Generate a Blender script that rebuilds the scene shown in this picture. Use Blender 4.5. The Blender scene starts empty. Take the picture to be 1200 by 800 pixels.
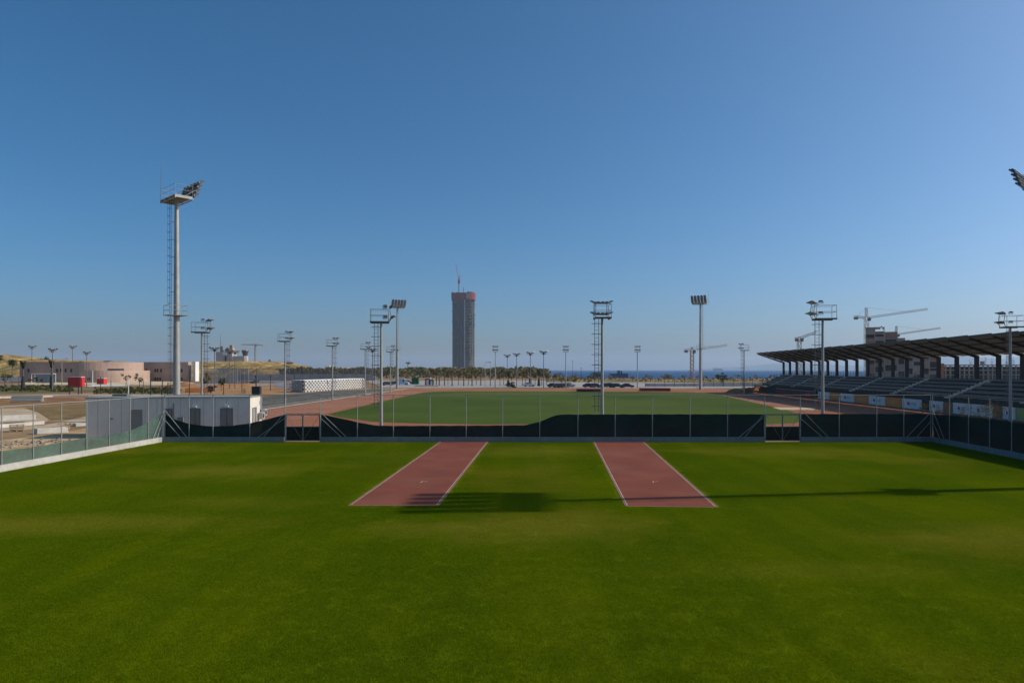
import bpy, math, random
from mathutils import Vector, Matrix, Quaternion
random.seed(7)
S = bpy.context.scene
COL = S.collection
R = math.radians
CAMH, F, HY = 5.86, 800.0, 433.0

# ---------------------------------------------------------------- survey helpers
def G(px, py, z=0.0):
    """ground point seen at a photo pixel (used only to survey real positions)"""
    D = (CAMH - z) * F / (py - HY)
    return ((px - 600.0) * D / F, D)
def X(px, D): return (px - 600.0) * D / F
def Z(py, D): return CAMH - (py - HY) * D / F

# ---------------------------------------------------------------- mesh builder
class MB:
    def __init__(s): s.v = []; s.f = []; s.sm = []
    def add(s, vs, fs, smooth=False):
        o = len(s.v); s.v += [tuple(v) for v in vs]
        for f in fs:
            s.f.append([i + o for i in f]); s.sm.append(smooth)
    def box(s, x0, x1, y0, y1, z0, z1):
        s.add([(x0,y0,z0),(x1,y0,z0),(x1,y1,z0),(x0,y1,z0),(x0,y0,z1),(x1,y0,z1),(x1,y1,z1),(x0,y1,z1)],
              [(3,2,1,0),(4,5,6,7),(0,1,5,4),(1,2,6,5),(2,3,7,6),(3,0,4,7)]); return s
    def obox(s, c, sx, sy, sz, rot=None):
        """oriented box centred at c"""
        c = Vector(c); m = rot or Matrix.Identity(3); vs = []
        for z in (-.5,.5):
            for x, y in ((-.5,-.5),(.5,-.5),(.5,.5),(-.5,.5)):
                vs.append(c + m @ Vector((x*sx, y*sy, z*sz)))
        s.add(vs, [(3,2,1,0),(4,5,6,7),(0,1,5,4),(1,2,6,5),(2,3,7,6),(3,0,4,7)]); return s
    def bar(s, p, q, r, r2=None, n=6, caps=True):
        p, q = Vector(p), Vector(q); r2 = r if r2 is None else r2
        d = (q - p).normalized(); a = d.orthogonal().normalized(); b = d.cross(a)
        vs = []
        for c, rr in ((p, r), (q, r2)):
            for i in range(n):
                t = 2*math.pi*i/n + math.pi/n
                vs.append(c + (a*math.cos(t) + b*math.sin(t))*rr)
        s.add(vs, [(i, (i+1) % n, n+(i+1) % n, n+i) for i in range(n)], n >= 8)
        if caps:
            s.add(vs[:n][::-1], [tuple(range(n))]); s.add(vs[n:], [tuple(range(n))])
        return s
    def tube(s, pts, r, n=6):
        for a, b in zip(pts, pts[1:]): s.bar(a, b, r, n=n)
        return s
    def prism(s, poly, z0, z1, top=None):
        n = len(poly); t = top or poly
        s.add([(x,y,z0) for x,y in poly] + [(x,y,z1) for x,y in t],
              [tuple(range(n))[::-1], tuple(range(n,2*n))] + [(i,(i+1)%n,n+(i+1)%n,n+i) for i in range(n)]); return s
    def sheet(s, poly, z):
        s.add([(x,y,z) for x,y in poly], [tuple(range(len(poly)))]); return s
    def strip(s, pts, w, z):
        """flat ribbon along points"""
        L = []; Rr = []
        for i, (x, y) in enumerate(pts):
            a = pts[max(0,i-1)]; b = pts[min(len(pts)-1,i+1)]
            d = Vector((b[0]-a[0], b[1]-a[1])).normalized(); nrm = (-d.y, d.x)
            L.append((x+nrm[0]*w/2, y+nrm[1]*w/2, z)); Rr.append((x-nrm[0]*w/2, y-nrm[1]*w/2, z))
        n = len(pts); s.add(L + Rr, [(i, n+i, n+i+1, i+1) for i in range(n-1)]); return s
    def quad(s, a, b, c, d): s.add([a,b,c,d], [(0,1,2,3)]); return s
    def blob(s, c, rx, ry, rz, n=10, m=6, jit=0.0, rnd=None):
        vs = []; fs = []; rnd = rnd or random
        for j in range(m+1):
            ph = math.pi*j/m
            for i in range(n):
                th = 2*math.pi*i/n; k = 1 + (rnd.uniform(-jit, jit) if jit else 0)
                vs.append((c[0]+rx*k*math.sin(ph)*math.cos(th), c[1]+ry*k*math.sin(ph)*math.sin(th), c[2]+rz*k*math.cos(ph)))
        for j in range(m):
            for i in range(n): fs.append((j*n+i, (j+1)*n+i, (j+1)*n+(i+1)%n, j*n+(i+1)%n))
        s.add(vs, fs, True); return s
    def build(s, name, mat, parent=None, loc=None):
        me = bpy.data.meshes.new(name); me.from_pydata(s.v, [], s.f); me.update()
        me.polygons.foreach_set('use_smooth', s.sm)
        if mat: me.materials.append(mat)
        o = bpy.data.objects.new(name, me); COL.objects.link(o)
        if parent: o.parent = parent
        if loc: o.location = loc
        return o

def tag(o, label=None, cat=None, group=None, kind=None):
    if label: o['label'] = label
    if cat: o['category'] = cat
    if group: o['group'] = group
    if kind: o['kind'] = kind
    return o
def thing(name, label, cat, loc=(0,0,0), rz=0.0, group=None):
    o = bpy.data.objects.new(name, None); COL.objects.link(o)
    o.location = loc; o.rotation_euler = (0,0,rz); o.empty_display_size = .3
    return tag(o, label, cat, group)
def struct(name, mb, mat): return tag(mb.build(name, mat), kind='structure')
KIDS = {}
def copy_tree(o, loc, rz, label=None, group=None, scale=1.0):
    r = o.copy(); COL.objects.link(r); r.location = loc; r.rotation_euler = (0,0,rz); r.scale = (scale,)*3
    if label: r['label'] = label
    if group: r['group'] = group
    def rec(src, dst):
        for c in list(src.children):
            d = c.copy(); COL.objects.link(d); d.parent = dst; rec(c, d)
    rec(o, r); return r
def rotm(yaw=0, pitch=0, roll=0):
    return (Matrix.Rotation(yaw,3,'Z') @ Matrix.Rotation(pitch,3,'Y') @ Matrix.Rotation(roll,3,'X'))

# ---------------------------------------------------------------- materials
def new_mat(name):
    m = bpy.data.materials.new(name); m.use_nodes = True
    nt = m.node_tree; return m, nt, nt.nodes['Principled BSDF'], nt.nodes.new, nt.links.new
def M(name, c, rough=.8, var=.12, scale=3.0, metal=0.0, bump=0.0, var2=.10, scale2=.15, spec=.3, coord='Object'):
    """plain surface with two scales of mottling"""
    m, nt, b, N, L = new_mat(name)
    b.inputs['Roughness'].default_value = rough; b.inputs['Metallic'].default_value = metal
    b.inputs['Specular IOR Level'].default_value = spec
    tc = N('ShaderNodeTexCoord'); n1 = N('ShaderNodeTexNoise'); n2 = N('ShaderNodeTexNoise')
    n1.inputs['Scale'].default_value = scale; n1.inputs['Detail'].default_value = 5
    n2.inputs['Scale'].default_value = scale2; n2.inputs['Detail'].default_value = 3
    L(tc.outputs[coord], n1.inputs['Vector']); L(tc.outputs[coord], n2.inputs['Vector'])
    f = N('ShaderNodeMapRange'); f.inputs['From Min'].default_value = .3; f.inputs['From Max'].default_value = .7
    f.inputs['To Min'].default_value = 1-var; f.inputs['To Max'].default_value = 1+var
    g = N('ShaderNodeMapRange'); g.inputs['From Min'].default_value = .3; g.inputs['From Max'].default_value = .7
    g.inputs['To Min'].default_value = 1-var2; g.inputs['To Max'].default_value = 1+var2
    L(n1.outputs['Fac'], f.inputs['Value']); L(n2.outputs['Fac'], g.inputs['Value'])
    mu = N('ShaderNodeMath'); mu.operation = 'MULTIPLY'; L(f.outputs[0], mu.inputs[0]); L(g.outputs[0], mu.inputs[1])
    vm = N('ShaderNodeVectorMath'); vm.operation = 'SCALE'; vm.inputs[0].default_value = c; L(mu.outputs[0], vm.inputs['Scale'])
    L(vm.outputs[0], b.inputs['Base Color'])
    if bump:
        bp = N('ShaderNodeBump'); bp.inputs['Strength'].default_value = bump; bp.inputs['Distance'].default_value = .02
        L(n1.outputs['Fac'], bp.inputs['Height']); L(bp.outputs[0], b.inputs['Normal'])
    return m
def M2(name, ca, cb, scale=1.0, lo=.4, hi=.6, rough=.9, fine=8.0, fvar=.2, bump=0.0, detail=6, coord='Object', extra=None):
    """two colours mixed by noise, with fine mottling; extra=(colour, scale, lo, hi) adds a third patchy colour"""
    m, nt, b, N, L = new_mat(name); b.inputs['Roughness'].default_value = rough; b.inputs['Specular IOR Level'].default_value = .04
    tc = N('ShaderNodeTexCoord'); n1 = N('ShaderNodeTexNoise'); n1.inputs['Scale'].default_value = scale; n1.inputs['Detail'].default_value = detail
    n2 = N('ShaderNodeTexNoise'); n2.inputs['Scale'].default_value = fine; n2.inputs['Detail'].default_value = 6
    for n in (n1, n2): L(tc.outputs[coord], n.inputs['Vector'])
    mr = N('ShaderNodeMapRange'); mr.inputs['From Min'].default_value = lo; mr.inputs['From Max'].default_value = hi; L(n1.outputs['Fac'], mr.inputs['Value'])
    mx = N('ShaderNodeMix'); mx.data_type = 'RGBA'; L(mr.outputs[0], mx.inputs[0]); mx.inputs[6].default_value = (*ca,1); mx.inputs[7].default_value = (*cb,1)
    out = mx.outputs[2]
    if extra:
        ce, se, l3, h3 = extra
        n3 = N('ShaderNodeTexNoise'); n3.inputs['Scale'].default_value = se; n3.inputs['Detail'].default_value = 4
        mp = N('ShaderNodeMapping'); mp.inputs['Location'].default_value = (31,17,5); L(tc.outputs[coord], mp.inputs[0]); L(mp.outputs[0], n3.inputs['Vector'])
        r3 = N('ShaderNodeMapRange'); r3.inputs['From Min'].default_value = l3; r3.inputs['From Max'].default_value = h3; L(n3.outputs['Fac'], r3.inputs['Value'])
        m3 = N('ShaderNodeMix'); m3.data_type = 'RGBA'; L(r3.outputs[0], m3.inputs[0]); L(out, m3.inputs[6]); m3.inputs[7].default_value = (*ce,1); out = m3.outputs[2]
    fr = N('ShaderNodeMapRange'); fr.inputs['From Min'].default_value = .25; fr.inputs['From Max'].default_value = .75
    fr.inputs['To Min'].default_value = 1-fvar; fr.inputs['To Max'].default_value = 1+fvar; L(n2.outputs['Fac'], fr.inputs['Value'])
    vm = N('ShaderNodeVectorMath'); vm.operation = 'SCALE'; L(out, vm.inputs[0]); L(fr.outputs[0], vm.inputs['Scale']); L(vm.outputs[0], b.inputs['Base Color'])
    if bump:
        bp = N('ShaderNodeBump'); bp.inputs['Strength'].default_value = bump; bp.inputs['Distance'].default_value = .05
        L(n2.outputs['Fac'], bp.inputs['Height']); L(bp.outputs[0], b.inputs['Normal'])
    return m
def leafmat(name, ca, cb, scale=1.5):
    m = M2(name, ca, cb, scale=scale, lo=.35, hi=.65, rough=.7, fine=20, fvar=.25)
    nt = m.node_tree; b = nt.nodes['Principled BSDF']; out = nt.nodes['Material Output']
    t = nt.nodes.new('ShaderNodeBsdfTranslucent'); mx = nt.nodes.new('ShaderNodeMixShader'); mx.inputs[0].default_value = .25
    src = b.inputs['Base Color'].links[0].from_socket; nt.links.new(src, t.inputs['Color'])
    nt.links.new(b.outputs[0], mx.inputs[1]); nt.links.new(t.outputs[0], mx.inputs[2]); nt.links.new(mx.outputs[0], out.inputs['Surface'])
    return m
def see_through(m, fac):
    """woven screen: part of the light passes between the threads"""
    nt = m.node_tree; out = nt.nodes['Material Output']; b = nt.nodes['Principled BSDF']
    t = nt.nodes.new('ShaderNodeBsdfTransparent'); mx = nt.nodes.new('ShaderNodeMixShader')
    if isinstance(fac, float): mx.inputs[0].default_value = fac
    else: nt.links.new(fac, mx.inputs[0])
    nt.links.new(b.outputs[0], mx.inputs[1]); nt.links.new(t.outputs[0], mx.inputs[2]); nt.links.new(mx.outputs[0], out.inputs['Surface'])
    return m
def chainlink(name='chain_link', cell=.06, wire=.036):
    """diamond wire pattern in the local x/z of the fence"""
    m, nt, b, N, L = new_mat(name); b.inputs['Base Color'].default_value = (.16,.17,.155,1); b.inputs['Metallic'].default_value = .2; b.inputs['Roughness'].default_value = .5
    tc = N('ShaderNodeTexCoord'); sp = N('ShaderNodeSeparateXYZ'); L(tc.outputs['Object'], sp.inputs[0])
    fs = []
    for op in ('ADD','SUBTRACT'):
        a = N('ShaderNodeMath'); a.operation = op; L(sp.outputs['X'], a.inputs[0]); L(sp.outputs['Z'], a.inputs[1])
        d = N('ShaderNodeMath'); d.operation = 'DIVIDE'; d.inputs[1].default_value = cell; L(a.outputs[0], d.inputs[0])
        fr = N('ShaderNodeMath'); fr.operation = 'FRACT'; L(d.outputs[0], fr.inputs[0])
        g = N('ShaderNodeMath'); g.operation = 'GREATER_THAN'; g.inputs[1].default_value = wire; L(fr.outputs[0], g.inputs[0]); fs.append(g)
    mu = N('ShaderNodeMath'); mu.operation = 'MULTIPLY'; L(fs[0].outputs[0], mu.inputs[0]); L(fs[1].outputs[0], mu.inputs[1])
    return see_through(m, mu.outputs[0])

galv = M('galvanised_steel', (.36,.365,.335), .5, .10, 2, metal=.35)
galv_d = M('weathered_steel', (.165,.17,.155), .55, .10, 2, metal=.3)
post_m = M('painted_post', (.31,.32,.29), .5, .08, 3)
lamp_m = M('lamp_housing', (.10,.105,.11), .4, .1, 5, metal=.2)
lampglass = M('lamp_glass', (.35,.38,.40), .12, .05, 5, spec=.6)
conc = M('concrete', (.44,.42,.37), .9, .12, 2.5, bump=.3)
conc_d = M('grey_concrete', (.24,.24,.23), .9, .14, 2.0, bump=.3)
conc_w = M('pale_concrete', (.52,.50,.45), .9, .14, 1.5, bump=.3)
white_w = M('white_wall', (.72,.705,.65), .8, .05, 2)
white_p = M('white_paint', (.72,.72,.70), .7, .06, 8)
hut_m = M('hut_cladding', (.66,.635,.55), .7, .04, 1.5)
grey_door = M('grey_door', (.21,.205,.18), .6, .06, 4)
dark_m = M('dark_paint', (.03,.032,.035), .5, .1, 3)
black_m = M('black_void', (.012,.012,.013), .8, .1, 3)
net_dark = see_through(M('green_net_unlit', (.003,.024,.023), .95, .25, 2.5, var2=.35, scale2=.5, spec=.03), .008)  # dark copy of the net, shade of its unlit side put into the colour
net_light = see_through(M('green_net_thin_sunlit', (.062,.118,.092), .9, .15, 4, var2=.2, scale2=.5), .16)  # same net, thinner, with sunlight put into a lighter colour
chain = chainlink()
glass_m = M('dark_glass', (.03,.04,.05), .1, .05, 2, spec=.6)
bark = M('bark', (.10,.075,.05), .9, .25, 12)
palm_trunk_m = M('palm_trunk', (.13,.10,.07), .9, .3, 14)
leaf_dark = leafmat('dark_leaves', (.020,.035,.012), (.045,.060,.018))
leaf_mid = leafmat('mid_leaves', (.035,.055,.015), (.075,.085,.025))
leaf_brown = leafmat('dry_leaves', (.11,.075,.025), (.17,.10,.03))
leaf_yel = leafmat('yellow_leaves', (.22,.15,.03), (.14,.11,.03))
leaf_palm = leafmat('palm_leaves', (.050,.085,.030), (.095,.110,.040))
soil_red = M2('red_soil', (.22,.085,.04), (.30,.16,.08), .3, fine=5, fvar=.25, bump=.5)
# ---- light settings
EL = R(35.5); SUN = 4.4; SKY = .128; AIR, DUST, OZ = .76, 2.2, 7.0; EXPO = -.1; SAT = 1.17; HUE = .489
HAZE_D = 8.5e-5; HAZE_COL = (.66,.83,1.0,1)
# ================================================================ SETTING
def lerp(a, b, t): return a + (b-a)*t
def sstep(a, b, x):
    t = max(0, min(1, (x-a)/(b-a))); return t*t*(3-2*t)
LX = lambda y: -28.35 + (y-55.6)*.054      # lawn's side boundaries
RX = lambda y: 34.1 + (y-55.6)*.079
BACK = 55.45
ANG = -math.atan(.054)

def coast(x):
    return lerp(640, 6000, 1 - sstep(-140, 70, x))
def land_z(x, y):
    z = -.02
    c = coast(x)
    z -= 3.4*sstep(.50*c, .98*c, y) if c < 3000 else 0
    z -= 6*sstep(.97*c, 1.06*c, y)
    return z
xs = sorted(set([-12000,-8000,-5000,-3000,-2000,-1400,-1000,-800] + [i*40 for i in range(-16,17)] + [i*10 for i in range(-16,10)] + [800,1000,1500,2500,5000,12000]))
ys = sorted(set([-300,-100,0,100,200,300] + [340+i*22 for i in range(0,22)] + [900,1000,1200,1500,2000,2500,3000,4000,5000,5700,6000,6300,7000,11800]))
mb = MB(); nx = len(xs)
mb.add([(x,y,land_z(x,y)) for y in ys for x in xs],
       [(j*nx+i, j*nx+i+1, (j+1)*nx+i+1, (j+1)*nx+i) for j in range(len(ys)-1) for i in range(nx-1)], True)
ground_m = M2('dry_ground', (.32,.215,.12), (.18,.11,.06), .035, .38, .62, fine=.9, fvar=.22, bump=.6, extra=((.12,.11,.05), .012, .52, .64))
struct('ground', mb, ground_m)
sea_m, nt, b, N, L = new_mat('sea_water')
b.inputs['Base Color'].default_value = (.006,.060,.165,1); b.inputs['Roughness'].default_value = .55; b.inputs['Specular IOR Level'].default_value = .10
tc = N('ShaderNodeTexCoord'); mp = N('ShaderNodeMapping'); mp.inputs['Scale'].default_value = (.10,.03,1); nz = N('ShaderNodeTexNoise'); nz.inputs['Scale'].default_value = 1; nz.inputs['Detail'].default_value = 8
bp = N('ShaderNodeBump'); bp.inputs['Strength'].default_value = .6; bp.inputs['Distance'].default_value = 2.0
L(tc.outputs['Object'], mp.inputs[0]); L(mp.outputs[0], nz.inputs['Vector']); L(nz.outputs['Fac'], bp.inputs['Height']); L(bp.outputs[0], b.inputs['Normal'])
struct('sea', MB().sheet([(-11900,500),(11900,500),(11900,11900),(-11900,11900)], -3.0), sea_m)

# ---- lawn
def lawn_material(name, blade=False):
    m, nt, b, N, L = new_mat(name); b.inputs['Roughness'].default_value = .6 if blade else .9; b.inputs['Specular IOR Level'].default_value = .0
    geo = N('ShaderNodeNewGeometry')
    def noise(scale, detail, sc=(1,1,1), off=(0,0,0)):
        mp = N('ShaderNodeMapping'); mp.inputs['Scale'].default_value = sc; mp.inputs['Location'].default_value = off; L(geo.outputs['Position'], mp.inputs[0])
        n = N('ShaderNodeTexNoise'); n.inputs['Scale'].default_value = scale; n.inputs['Detail'].default_value = detail; L(mp.outputs[0], n.inputs['Vector']); return n.outputs['Fac']
    def rng(v, a, c, lo=0., hi=1.):
        r = N('ShaderNodeMapRange'); r.inputs['From Min'].default_value = a; r.inputs['From Max'].default_value = c; r.inputs['To Min'].default_value = lo; r.inputs['To Max'].default_value = hi; L(v, r.inputs['Value']); return r.outputs[0]
    def mix(f, a, c):
        x = N('ShaderNodeMix'); x.data_type = 'RGBA'; L(f, x.inputs[0])
        for s, v in ((6,a),(7,c)):
            if isinstance(v, tuple): x.inputs[s].default_value = (*v,1)
            else: L(v, x.inputs[s])
        return x.outputs[2]
    base = mix(rng(noise(.16, 4), .35, .65), (.108,.172,.0012), (.172,.228,.0012))
    # mowing passes: faint bands that run down the pitch
    base = mix(rng(noise(.55, 2, (1,.03,1)), .42, .58, 0., .6), base, (.105,.172,.0012))
    # worn, yellowed places
    worn = rng(noise(.085, 5, (1,1.3,1), (40,3,0)), .56, .70, 0., .75)
    base = mix(worn, base, (.240,.225,.012))
    def spot(x, y, rx, ry, k):
        mp = N('ShaderNodeMapping'); mp.vector_type = 'POINT'; mp.inputs['Location'].default_value = (-x/rx, -y/ry, 0); mp.inputs['Scale'].default_value = (1/rx, 1/ry, 0); L(geo.outputs['Position'], mp.inputs[0])
        ln = N('ShaderNodeVectorMath'); ln.operation = 'LENGTH'; L(mp.outputs[0], ln.inputs[0])
        ad = N('ShaderNodeMath'); ad.operation = 'ADD'; L(ln.outputs['Value'], ad.inputs[0]); L(rng(noise(.5, 5), .2, .8, -.45, .45), ad.inputs[1])
        return rng(ad.outputs[0], 1.1, .2, 0., k)
    for s in ((1.6,49,4.5,3.5,.8), (1.0,25.5,4.6,2.4,1.0), (-2.6,25,2.4,1.2,.8), (-16.5,39.5,4.5,2.6,.95), (-17,26,7,1.6,.9), (-12,30,4,1.5,.5), (17.5,24,5,2.0,.85), (19,49,5,2.8,.75), (1.8,40,1.6,4,.45), (-24,50,4,2,.6), (-8,46,3,3,.35), (9,20,5,1.0,.4)):
        base = mix(spot(s[0], s[1], s[2]*1.25, s[3]*1.3, s[4]*.72), base, (.275,.265,.022))
    fine = rng(noise(9, 6), .25, .75, .80, 1.20)
    vm = N('ShaderNodeVectorMath'); vm.operation = 'SCALE'; L(base, vm.inputs[0]); L(fine, vm.inputs['Scale'])
    col = vm.outputs[0]
    if not blade:   # thatch between the blades is browner and duller than the blades
        col = mix(rng(noise(3, 4), .2, .8, .45, .65), col, (.050,.056,.004))
    L(col, b.inputs['Base Color'])
    out = nt.nodes['Material Output']
    if blade:
        t = N('ShaderNodeBsdfTranslucent'); L(col, t.inputs['Color']); x = N('ShaderNodeMixShader'); x.inputs[0].default_value = .45
        L(b.outputs[0], x.inputs[1]); L(t.outputs[0], x.inputs[2]); L(x.outputs[0], out.inputs['Surface'])
    else:
        bp = N('ShaderNodeBump'); bp.inputs['Strength'].default_value = 1.; bp.inputs['Distance'].default_value = .05
        L(noise(22, 8), bp.inputs['Height']); L(bp.outputs[0], b.inputs['Normal'])
    return m
lawn_m = lawn_material('lawn_turf'); blade_m = lawn_material('grass_blade', True)
struct('lawn', MB().sheet([(LX(-16),-16),(RX(-16),-16),(RX(BACK),BACK),(LX(BACK),BACK)], 0.0), lawn_m)

# ---- javelin runways on the lawn
run_m = M2('runway_rubber', (.205,.069,.046), (.165,.055,.039), .35, .35, .65, rough=.9, fine=30, fvar=.2, bump=.3, extra=((.205,.084,.058), .25, .52, .74))
kerb_pink = M('runway_edge', (.27,.15,.10), .9, .12, 4)
RUNS = [[G(409.5,592), G(513,592), G(572,517.5), G(516,517.5)], [G(734,592.7), G(840.5,594), G(754,517.5), G(695.5,517.5)]]
for q, lab in zip(RUNS, ('red rubber throwing runway crossed by the mast head shadow, nearer the grey hut', 'red rubber throwing runway crossed by the thin pole shadow, nearer the grandstand')):
    (a, b_, c, d) = q
    o = thing('throwing_runway', lab, 'runway', (0,0,0), group='red runways on the lawn'); o['kind'] = 'structure'
    MB().sheet(q, .012).build('runway_surface', run_m, o)
    lines = MB()
    for p0, p1, s in ((a, d, 1), (b_, c, -1)):
        lines.strip([(p0[0]+s*.06, p0[1]+.1), (p1[0]+s*.06, p1[1]-.02)], .042, .018)
    lines.build('boundary_line', M('worn_line_paint', (.42,.34,.28), .8, .25, 3), o)
    ed = MB(); ed.strip([(a[0]-.05,a[1]-.05),(b_[0]+.05,b_[1]-.05)], .07, .017)
    for p0, p1, s in ((a, d, -1), (b_, c, 1)): ed.strip([(p0[0]+s*.03, p0[1]), (p1[0]+s*.03, p1[1])], .05, .0165)
    ed.build('edging_strip', kerb_pink, o)
    cx = lerp(a[0], b_[0], .55); dx = (d[0]-a[0])/(d[1]-a[1]); yy = 35.6
    mk = MB(); xx = cx + dx*(yy-a[1])
    mk.strip([(xx-.10,yy-.22),(xx-.03,yy+.22)], .06, .019); mk.strip([(xx+.05,yy+.05),(xx+.22,yy+.16)], .06, .019)
    mk.build('painted_mark', M('worn_mark_paint', (.42,.34,.29), .8, .2, 5), o)

# ---- grass blades (stuff) : tufts scattered over the lawn
def in_quad(p, q, m=.06):
    for (a, b_) in zip(q, q[1:]+q[:1]):
        if (b_[0]-a[0])*(p[1]-a[1]) - (b_[1]-a[1])*(p[0]-a[0]) < -m*math.hypot(b_[0]-a[0], b_[1]-a[1]): return False
    return True
def make_tufts():
    tc = bpy.data.collections.new('grass_tufts'); rnd = random.Random(3)
    for k in range(4):
        mb = MB(); W = .30
        for i in range(300):
            x, y = rnd.uniform(-W,W), rnd.uniform(-W,W); h = rnd.uniform(.015,.034); a = rnd.uniform(0,6.283); w = rnd.uniform(.003,.006)
            l = rnd.uniform(.1,.7)*h; b2 = rnd.uniform(0,6.283); dx, dy = math.cos(a)*w, math.sin(a)*w; ex, ey = math.cos(b2)*l, math.sin(b2)*l
            mb.add([(x-dx,y-dy,0),(x+dx,y+dy,0),(x+ex*.35+dx*.7,y+ey*.35+dy*.7,h*.65),(x+ex*.35-dx*.7,y+ey*.35-dy*.7,h*.65),(x+ex,y+ey,h)], [(0,1,2,3),(3,2,4)])
        me = bpy.data.meshes.new('grass_tuft'); me.from_pydata(mb.v, [], mb.f); me.materials.append(blade_m)
        tc.objects.link(bpy.data.objects.new('grass_tuft', me))
    return tc
def lawn_grass():
    rnd = random.Random(5); pts = []; st = .29; y = -14.0
    while y < BACK - .25:
        x = LX(y)+.2; xe = RX(y)-.25
        while x < xe:
            p = (x+rnd.uniform(-.2,.2), y+rnd.uniform(-.2,.2))
            if not any(in_quad(p, q, .27) for q in RUNS): pts.append((*p, .002))
            x += st
        y += st
    me = bpy.data.meshes.new('lawn_grass'); me.from_pydata(pts, [], [])
    o = bpy.data.objects.new('lawn_grass', me); COL.objects.link(o); tag(o, 'short mown green grass covering the pitch', 'grass', kind='stuff')
    ng = bpy.data.node_groups.new('scatter_grass', 'GeometryNodeTree')
    ng.interface.new_socket('Geometry', in_out='INPUT', socket_type='NodeSocketGeometry'); ng.interface.new_socket('Geometry', in_out='OUTPUT', socket_type='NodeSocketGeometry')
    N = ng.nodes.new; L = ng.links.new
    gi = N('NodeGroupInput'); go = N('NodeGroupOutput'); mp = N('GeometryNodeMeshToPoints'); ip = N('GeometryNodeInstanceOnPoints'); ci = N('GeometryNodeCollectionInfo')
    ci.inputs['Collection'].default_value = make_tufts(); ci.inputs['Separate Children'].default_value = True; ci.inputs['Reset Children'].default_value = True
    ip.inputs['Pick Instance'].default_value = True
    rr = N('FunctionNodeRandomValue'); rr.data_type = 'FLOAT_VECTOR'; rr.inputs[0].default_value = (0,0,0); rr.inputs[1].default_value = (0,0,6.283)
    ri = N('FunctionNodeRandomValue'); ri.data_type = 'INT'; ri.inputs[4].default_value = 0; ri.inputs[5].default_value = 3
    L(gi.outputs[0], mp.inputs[0]); L(mp.outputs[0], ip.inputs['Points']); L(ci.outputs[0], ip.inputs['Instance']); L(rr.outputs[0], ip.inputs['Rotation']); L(ri.outputs[2], ip.inputs['Instance Index'])
    L(ip.outputs[0], go.inputs[0])
    md = o.modifiers.new('scatter', 'NODES'); md.node_group = ng
lawn_grass()

# ---- athletics track and infield
track_m = M2('track_rubber', (.265,.108,.060), (.315,.140,.080), .12, .35, .65, rough=.9, fine=6, fvar=.10)
turf_m = M2('infield_turf', (.046,.078,.011), (.068,.104,.015), .045, .40, .60, rough=.9, fine=3, fvar=.15, bump=.4, extra=((.080,.102,.018), .03, .48, .66))
track_pts = [(-30.5,58.2),(34.5,58.2),(44,62),(57.3,60),(58.1,74),(59.7,101),(61.5,131),(63.8,170),(63,208),(0,209),(-31.6,207),(-32.6,190),(-34.3,150),(-36,103),(-38.4,62)]
struct('running_track', MB().sheet(track_pts, .0), track_m)
inf = [G(560,497),G(900,496.8),G(930,495.8)]
inf += [(34.6,79.5),(37.8,90),(40.3,101),(43.7,125),(46.5,145),(48.6,162),(49.6,172),(46,178),(38,181),(20,184),(0,186),(-14,186),(-19,184),(-22,178),(-23.0,170),(-23.8,130),(-24.3,90),(-21.3,84),(-15.8,77),(-11,74.8)]
struct('infield', MB().sheet(inf, .006), turf_m)
ln = MB()
for k in range(1, 9):
    ln.strip([(-24.7-k*1.22+.054*(y-90)*.27, y) for y in (80,110,140,170,186)], .05, .006)
for k in range(1, 8): ln.strip([(39.6+k*1.22+(y-98)*.125, y) for y in (98,120,140,162)], .05, .006)
struct('lane_lines', ln, white_p)
struct('sand_pit', MB().sheet([G(905,477.2),G(950,477.6),G(960,480),G(915,480)], .010), M('jump_sand', (.50,.40,.25), .95, .1, 6))
ke = MB(); kp = [(-37.9,70),(-36.15,103),(-34.45,150),(-32.75,190),(-31.7,209)]
ke.strip(kp, .7, .05); ke.strip([(-31.7,209.4),(0,211.2),(63,210.2)], .9, .05)
struct('track_kerb', ke, M('kerb_stone', (.55,.50,.42), .9, .12, 2))
struct('stand_kerb', MB().strip([(57.1,62),(58.2,80),(59.8,106),(61.6,136),(63.6,170)], .7, .03), M('kerb_stone_white', (.62,.58,.52), .9, .1, 2))

# ---- ground surfaces beyond the fence
pale_path = M2('pale_path', (.46,.36,.23), (.38,.29,.19), .3, fine=4, fvar=.15)
sandy = M2('sandy_soil', (.55,.40,.22), (.36,.24,.13), .3, fine=3, fvar=.25, bump=.6)
brown = M2('brown_soil', (.17,.082,.034), (.30,.17,.080), .18, fine=2, fvar=.3, bump=.8)
mulch = M2('violet_mulch', (.20,.12,.11), (.27,.19,.15), .6, fine=4, fvar=.3)
greens = M2('weedy_grass', (.075,.085,.025), (.16,.13,.06), .25, fine=2, fvar=.35, bump=.8)
olive = M2('dry_weeds', (.22,.155,.065), (.15,.095,.04), .3, fine=2, fvar=.3, bump=.8)
asph = M2('pale_asphalt', (.34,.325,.31), (.29,.275,.265), .05, fine=.8, fvar=.1)
def gs(pts, dz=0): return [G(x, y) for x, y in pts]
def patch(name, pts, z, mat):
    return struct(name, MB().sheet(gs(pts), z), mat)
patch('soil_bed', [(-120,480),(-40,476),(10,474),(60,474.5),(100,472),(130,470),(210,470),(320,470),(320,462.6),(200,462.5),(60,463),(-120,464)], -.012, brown)
patch('footpath', [(-120,481),(28,478),(44,483),(57,491),(54,494.5),(30,497),(-120,501)], -.006, pale_path)
patch('weed_bed', [(30,477.5),(100,473),(125,486),(98,488),(60,492),(46,483)], -.004, olive)
patch('garden_path', [(-80,504),(4,501),(50,498),(75,493.5),(100,487.5),(125,485),(125,489),(100,494),(55,501),(4,506),(-80,512)], -.002, pale_path)
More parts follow.
